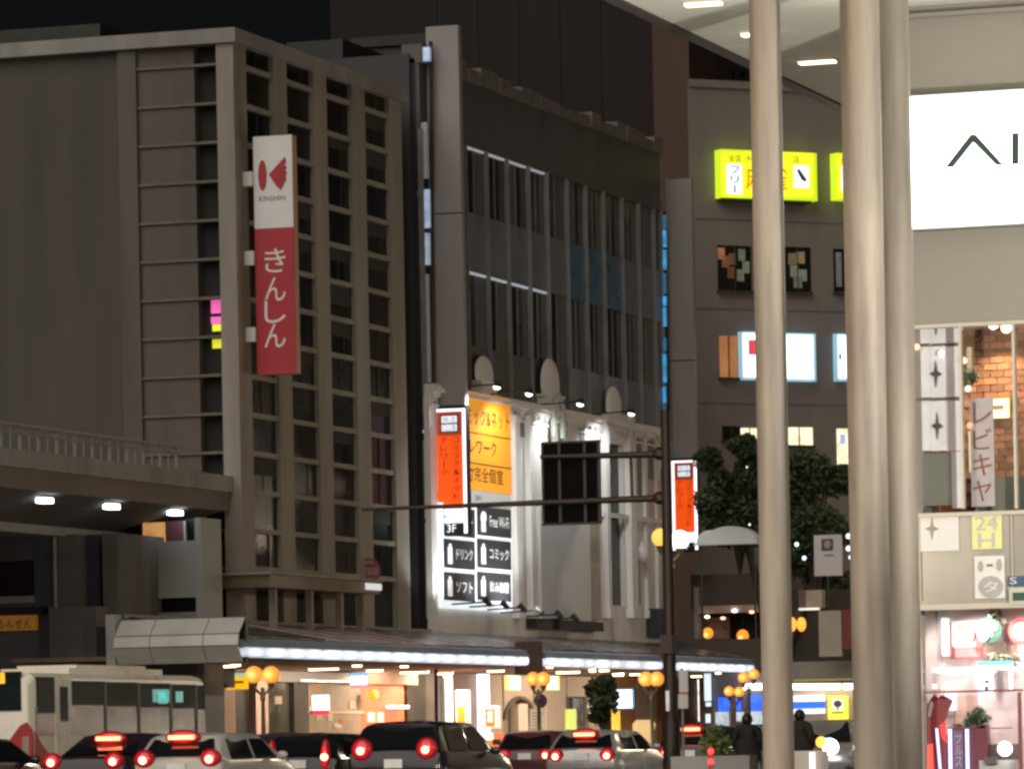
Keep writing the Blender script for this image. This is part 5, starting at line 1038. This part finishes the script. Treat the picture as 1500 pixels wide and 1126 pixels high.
CI.slab(N, 'curtain_panel', cur, 1342, 661, 1352, 744, .0, -.05); CI.slab(N, 'curtain_panel', cur, 1394, 661, 1410, 744, .0, -.05); CI.slab(N, 'dark_screen', mat('olive_screen', (.085, .095, .075), .4, var=.3), 1352.4, 664, 1393.6, 740, .0, -.04)
CI.slab(N, 'dark_screen', _m['olive_screen'], 1412, 695, 1486, 744, -.8, -.85); CI.slab(N, 'pale_post', glow('lime_post', (.85, .8, .45), .5), 1415, 630, 1423, 690, -.2, -.3); CI.slab(N, 'pale_post', mat('cream_post', (.5, .45, .32), .6), 1412, 507, 1419, 545, -.2, -.3)
BN = thing('banner', 'white cloth banner with large brown kana hung inside the upper shop window', 'banner', CI.pt(1442, 744)); CI.slab(BN, 'cloth', mat('banner_cloth', (.50, .45, .47), .7, var=.15, scale=4), 1425, 584, 1459, 742, .15, .12)
kb = mat('rust_letter', (.26, .085, .055), .7, var=.1)
for i, ch in enumerate('レビキヤ'): CI.text(BN, 'lettering', kb, ch, 1429, 590 + i * 38, 1456, 621 + i * 38, .17)
FL = thing('picture_lamp', 'square lit frame with a dark bar glowing on the brick wall', 'lamp', IP.pt(1463, 613)); IP.slab(FL, 'frame', mat('gilt_frame', (.35, .2, .06), .5), 1446, 583, 1482, 614.5, .09, .03); IP.slab(FL, 'face', glow('cream_face', (1, .80, .45), .95, .1), 1448, 585, 1480, 612.5, .12, .09); IP.slab(FL, 'bar', mat('grey_bar', (.2, .17, .12), .6), 1457, 594, 1473, 600, .14, .12)
PL2 = thing('hanging_plant', 'small hanging plant with a white bulb inside the upper shop window', 'plant', CI.pt(1417, 570)); mb = MB(); leaf_cloud(mb, CI.pt(1416, 552, -.3), .22, 160, .06, random.Random(8)); mb.build('leaves', mat('leaf_mid', (.06, .10, .04), .6, var=.4), PL2)['kind'] = 'stuff'; MB().ball(CI.pt(1418, 569, -.2), .05).build('bulb', glow('small_bulb', (.9, .95, 1), 1.5), PL2, True)
for px, py, c in ((1455, 471.5, (1, .85, .6)), (1474, 477, (1, .62, .42)), (1379, 515, (1, .9, .8)), (1343, 505, (1, .45, .3)), (1412, 525, (1, .6, .4)), (1421, 620, (1, .3, .15))):
    q = CI.pt(px, py + 3, .12 if py > 500 else -.8); MB().ball(q, .055 if py > 480 else .09, n=12, m=8).build('spot_lamp', glow('spot%d' % px, c, 4 if py < 480 else 1.6), N, True)
spot((IP.u(1478, 476), yN + .9, z2 - .25), (IP.u(1470, 580), yN + 1.7, IP.pt(1470, 590).z), 160, 80, (1, .6, .28), .04); spot((IP.u(1440, 476), yN + .8, z2 - .22), (IP.u(1440, 600), yN + 1.6, z1_), 60, 130, (1, .78, .55), .04); spot((IP.u(1375, 476), yN + 1.3, z2 - .2), (IP.u(1375, 700), yN + .6, z1_), 60, 130, (1, .9, .85), .04)
# spandrel storey with posters
np_('spandrel', mat('beige_glass_panel', (.31, .28, .24), .2, var=.12, scale=.7), 1338, 751.3, RX, 879.7, -.02, -.1)
for x in (1350, 1485): np_('frame', fr, x - 3, 751.2, x - 1, 879.8, .04, -.02)
pw_ = mat('poster_white', (.66, .64, .62), .6, var=.08)
o = np_('window_poster', pw_, 1347, 757, 1405, 807, .02, -.018); starp(NP, o, 1366, 774, 10, 16, mat('star_tan', (.30, .25, .2), .7), .04)
o = np_('window_poster', mat('poster_lemon', (.68, .66, .30), .6, var=.08), 1424, 752, 1468, 804, .02, -.018); gi = mat('pale_grey_ink', (.44, .45, .42), .6, var=.1)
NP.text(o, 'lettering', gi, '24', 1430, 756, 1462, 776, .04); NP.text(o, 'lettering', gi, 'H', 1434, 780, 1458, 802, .04)
o = np_('window_poster', pw_, 1428, 814, 1472, 876, .02, -.018); g2 = mat('poster_grey', (.36, .34, .33), .6, var=.15); ell(NP, o, 'print', g2, 1452, 859, 18, 16, .04); NP.text(o, 'lettering', pw_, 'タ', 1441, 851, 1463, 867, .05); NP.slab(o, 'print', mat('maroon_ink', (.2, .06, .06)), 1446, 826, 1455, 829, .035, .02); ell(NP, o, 'print', g2, 1437, 829, 4, 8, .035); ell(NP, o, 'print', g2, 1464, 827, 4, 9, .035)
o = np_('window_poster', mat('poster_navy', (.04, .08, .18), .6), 1478, 843, 1520, 857, .06, .02); NP.text(o, 'lettering', pw_, 'S', 1481, 845, 1491, 855, .08)
o = np_('window_poster', mat('poster_cream', (.5, .5, .4), .6), 1480, 860, 1530, 884, .1, .08); NP.slab(o, 'print', mat('poster_green', (.03, .08, .05)), 1486, 867, 1530, 879, .12, .1)
# ground-floor shop
rose = mat('rose_white_wall', (.62, .50, .48), .6, var=.1, scale=.8); room(uL, uR, .14, z0_ - .04, 1.5, rose, mat('pale_floor', (.45, .42, .4), .3), white_p, 'shop'); SI = YP(yN + 1.49)
np_('window', clr, 1352, 888.5, 1498, 1010, -.03, -.04); np_('window', clr, 1359, 1014, 1492, 1290, -.03, -.04); np_('window', clr, 1502, 888.5, RX, 1290, -.03, -.04)
drk = mat('red_frame', (.22, .05, .045), .4); np_('door_frame', drk, 1353, 1010.3, 1498, 1013.3, .06, -.06); np_('door_frame', drk, 1494, 1013.5, 1498, 1290, .06, -.06); np_('door_frame', fr, 1345, 888.4, 1351.6, 1290, .06, -.06)
def si(par, name, m_, r, o=.05, i=.0): return SI.slab(par, name, m_, *r, o, i)
si(N, 'wall_pier', mat('mauve_pier', (.33, .28, .28), .6), (1352, 890, 1372, 1000), .3); si(N, 'wall_pier', mat('pink_pier2', (.52, .42, .40), .6), (1372.3, 890, 1384, 1290), .25); si(N, 'light_strip', glow('mint_strip', (.75, 1, .92), .9, .3), (1386, 905, 1391, 960), .3)
PS = thing('poster', 'large pink poster above a red strip on the shop back wall', 'sign', SI.pt(1415, 965)); si(PS, 'board', glow('pink_poster', (.95, .52, .48), .7, .1), (1396, 911, 1440, 945), .1); si(PS, 'edge', white_p, (1396, 909, 1440, 910.7), .14); si(PS, 'panel', glow('red_poster', (.85, .16, .15), .75, .15), (1402, 948, 1439, 962), .12); si(PS, 'edge', white_p, (1400, 946, 1441, 947.7), .14); SI.poly(PS, 'print', mat('dusty_pink', (.5, .25, .22), .6), [(1405, 915), (1425, 913), (1435, 930), (1424, 943), (1414, 930)][::-1], .13, .02); SI.poly(PS, 'edge', drk, [(1393, 911), (1396, 911), (1398, 964), (1395, 964)][::-1], .1, .05)
LG = thing('round_sign', 'round green and grey emblem sign hung before the pink poster', 'sign', SI.pt(1449, 942)); S2 = YP(yN + 1.25); ell(S2, LG, 'disc', mat('emblem_green', (.008, .06, .035), .6), 1449, 923, 19, 19.5, .06); ell(S2, LG, 'emblem', mat('emblem_grey', (.16, .17, .155), .6), 1442, 926, 10, 14, .09); S2.text(LG, 'lettering', mat('emblem_white', (.4, .43, .38), .6), 'P', 1453, 912, 1463, 932, .09); S2.slab(LG, 'hanger', steel, 1448, 888, 1449.5, 904, .03, .01)
for k, (px, py) in enumerate(((1455, 893), (1462, 900), (1470, 965), (1485, 966), (1458, 963))): 
    if k == 0: GR = thing('garland', 'dusty green leaf garland trimming the pink shop interior', 'garland', S2.pt(1465, 965)); mb = MB()
    leaf_cloud(mb, S2.pt(px, py), .14, 60, .05, random.Random(20 + k))
mb.build('leaves', mat('dusty_leaf', (.20, .22, .14), .7, var=.3), GR)['kind'] = 'stuff'
si(N, 'ceiling_niche', mat('tan_panel', (.42, .33, .28), .6), (1440, 940, 1476, 968), .05); ring = thing('ring_sign', 'red ring sign cut by the right edge inside the pink shop', 'sign', S2.pt(1490, 945)); pts = [(1497 + 19 * math.cos(2 * math.pi * i / 28), 924 - 19 * math.sin(2 * math.pi * i / 28)) for i in range(29)] + [(1497 + 13 * math.cos(2 * math.pi * i / 28), 924 - 13 * math.sin(2 * math.pi * i / 28)) for i in range(28, -1, -1)]; S2.poly(ring, 'ring', glow('ring_red', (.9, .07, .06), .8), pts, .05, .05); ell(S2, ring, 'disc', glow('ring_white', (.95, .85, .85), .8), 1497, 924, 12.8, 12.8, .04); S2.text(ring, 'lettering', glow('ring_red2', (.7, .1, .08), .5), 'S', 1483, 944, 1492, 960, .05)
S3 = YP(yN + 1.0); wl_ = glow('cold_white', (.92, .98, 1), 2.2)
for r in ((1351, 978, 1372, 984), (1374, 978, 1428, 984), (1352, 1002, 1372, 1008), (1386, 1002, 1400, 1008)): S3.slab(N, 'light_strip', wl_, *r, .1, 0)
LF = thing('doorway_light', 'cold blue-white lit doorway frame in the middle of the pink shop', 'lamp', S3.pt(1460, 1050)); cyf = glow('cyan_white', (.45, .85, 1), 1.6); S3.slab(LF, 'head', glow('cyan_head', (.15, .7, .95), 1.2), 1435, 968, 1484, 974, .15, 0); S3.slab(LF, 'head', wl_, 1435, 974.3, 1484, 980, .15, 0); S3.slab(LF, 'jamb', glow('blue_jamb', (.45, .6, 1), 1.3), 1435, 980.3, 1441, 1032, .12, 0); S3.slab(LF, 'jamb', glow('blue_jamb', (.45, .6, 1), 1.3), 1480, 980.3, 1484, 1012, .12, 0)
VS = thing('hanging_sign', 'small white vertical sign with grey marks inside the lit shop doorway', 'sign', S3.pt(1452, 1020)); S3.slab(VS, 'board', glow('white_print2', (.95, .97, 1), 1.3), 1445, 988, 1459, 1020, .3, .2); S3.slab(VS, 'print', mat('grey_ink', (.1, .1, .1)), 1449, 996, 1455, 1000, .32, .3); S3.slab(VS, 'print', mat('grey_ink', (.1, .1, .1)), 1449, 1005, 1454, 1011, .32, .3)
S4 = YP(yN + .5); DS = thing('display_stand', 'dark red display stand with angled fins at the left of the shop window', 'display', S4.pt(1375, 1126)); crim = mat('crimson_panel', (.28, .03, .035), .45, var=.15); S4.poly(DS, 'fin', crim, [(1361, 1140), (1361, 1030), (1371, 1015), (1376, 1022), (1382, 1017), (1396, 1025), (1378, 1068), (1388, 1076), (1388, 1140)][::-1], .1, .12); S4.poly(DS, 'fin', glow('coral_fin', (.85, .12, .09), .6), [(1361, 1140), (1361, 1090), (1369, 1088), (1371, 1140)][::-1], .14, .03); S4.poly(DS, 'fin', mat('pale_fin', (.55, .42, .42), .6), [(1362, 1048), (1366, 1026), (1370, 1030), (1366, 1050)][::-1], .14, .03); S4.poly(DS, 'fin', glow('scarlet_fin', (.8, .06, .05), .5), [(1379, 1062), (1388, 1055), (1390, 1088), (1382, 1080)][::-1], .15, .03)
violet = glow('violet_tube', (.45, .5, 1), 2.0)
q0, q1 = S4.pt(1372, 1066, .2), S4.pt(1378, 1135, .2); MB().tube(q0, q1, .022).build('tube', violet, DS, True)
VM = thing('display_stand', 'maroon display column with two blue-white tubes and vertical white kana', 'display', S4.pt(1415, 1126)); mar = mat('maroon_board', (.16, .025, .045), .45, var=.1); S4.slab(VM, 'board', mar, 1390, 1064, 1428, 1200, .02, -.2); S4.poly(VM, 'side_board', mar, [(1428, 1200), (1428, 1066), (1446, 1060), (1448, 1090), (1441, 1200)][::-1], .05, .2); S4.slab(VM, 'print_panel', mat('mauve_print', (.24, .16, .22), .6), 1399, 1070, 1412, 1200, .05, .02)
for i, ch in enumerate('ブルス'): S4.text(VM, 'lettering', mat('lilac_letter', (.62, .55, .62), .6, var=0), ch, 1400.5, 1074 + i * 17, 1411, 1088 + i * 17, .07)
for x in (1394, 1419): S4.slab(VM, 'tube', violet, x - 2, 1067, x + 2, 1190, .1, .03)
PT2 = thing('potted_plant', 'bushy green plant on top of the maroon display column', 'plant', S4.pt(1430, 1060)); mb = MB(); rnd = random.Random(31)
for px, py in ((1425, 1048), (1434, 1042), (1442, 1052), (1420, 1056), (1434, 1055)): leaf_cloud(mb, S4.pt(px, py), .11, 90, .045, rnd)
mb.build('leaves', mat('leaf_fresh', (.07, .13, .06), .55, var=.4), PT2)['kind'] = 'stuff'; S4.slab(PT2, 'pot', mar, 1424, 1060, 1444, 1066, .05, -.1)
CT = thing('shop_counter', 'white counter with a dark brown back and a bright lamp at the right edge', 'counter', S4.pt(1468, 1126)); S5 = YP(yN + .65); S5.slab(CT, 'back', mat('brown_back', (.10, .05, .045), .5), 1450, 1089, 1494, 1112, .1, -.1); S5.slab(CT, 'desk', mat('white_desk', (.6, .6, .6), .4), 1441, 1112.3, 1494, 1200, .3, -.1); S5.slab(CT, 'edge', glow('pale_edge', (.8, .85, 1), .8), 1440, 1092, 1449, 1112, .15, -.05); q = S5.pt(1472, 1096, .4); MB().ball(q, .12).build('lamp', glow('counter_lamp', (.95, .97, 1), 4), CT, True); S5.slab(CT, 'screen', mat('slate_screen', (.12, .13, .15), .3), 1450, 1108, 1467, 1118, .4, .31)
si(N, 'wall_panel', mat('peach_panel', (.55, .36, .29), .6), (1400, 1018, 1436, 1060), .05); si(N, 'light_panel', glow('ice_panel', (.7, .88, .95), .7), (1385, 1016, 1402, 1040), .08); si(N, 'door_bar', drk, (1448, 1065, 1490, 1066.5), .4, .35)
for px in (1375, 1450, 1540): spot((SI.u(px, 960), yN + .8, z0_ - .12), (SI.u(px, 960), yN + 1.2, 0), 160, 165, (1, .86, .84), .05)

# ------------------------------------------------------------------ lit street lights beside and behind the view
def street_light(x, y, power, tx, col=(1, .80, .58), h=9.5):
    t = thing('street_light', 'tall grey roadside light pole with a flat warm lamp head', 'street lamp', (x, y, .13), 'roadside light poles'); s_ = 1 if tx > x else -1
    MB().tube((x, y, .13), (x, y, h), .1, .07).build('pole', steel, t, True); MB().tube((x, y, h), (x + s_ * 1.6, y, h + .35), .05).build('arm', steel, t, True)
    MB().box(x + s_ * 1.5 - .35, x + s_ * 1.5 + .35, y - .15, y + .15, h + .3, h + .42).build('lamp_head', dark_metal, t); MB().box(x + s_ * 1.5 - .3, x + s_ * 1.5 + .3, y - .12, y + .12, h + .27, h + .298).build('lens', glow('street_lens', (1, .8, .55), 10), t)
    point((x + s_ * 1.5, y, h + .05), power, col, .3)
for x, y, pw_r in ((-24.6, 112, 1900), (-24.6, 138, 1900), (-24.6, 166, 1900), (-24.6, 196, 1900)): street_light(x, y, pw_r, -30)
street_light(-27.5, 54, 7000, -20, (1, .85, .66), 6.0); street_light(-6.5, 60, 2000, -12, (1, .93, .8), 5.0)  # low poles out of view, added to brighten columns, wall and overhang
UL = thing('added_uplight', 'unseen short pole with a flood lamp, added to brighten the overhang', 'street lamp', (-9.2, 63, .13))
MB().tube((-9.2, 63, .13), (-9.2, 63, 4.6), .09, .07).build('pole', steel, UL, True); MB().tube((-9.2, 63, 4.6), (-9.5, 63.4, 5.0), .14, .2).build('lamp_head', dark_metal, UL, True)
spot((-9.6, 63.5, 5.1), (-17.5, 80, ZS), 6500, 105, (1, .97, .86), .2, .8)  # light of the added flood lamp, aimed to brighten the soffit
for o in bpy.data.objects:
    if '_o' in o: del o['_o']
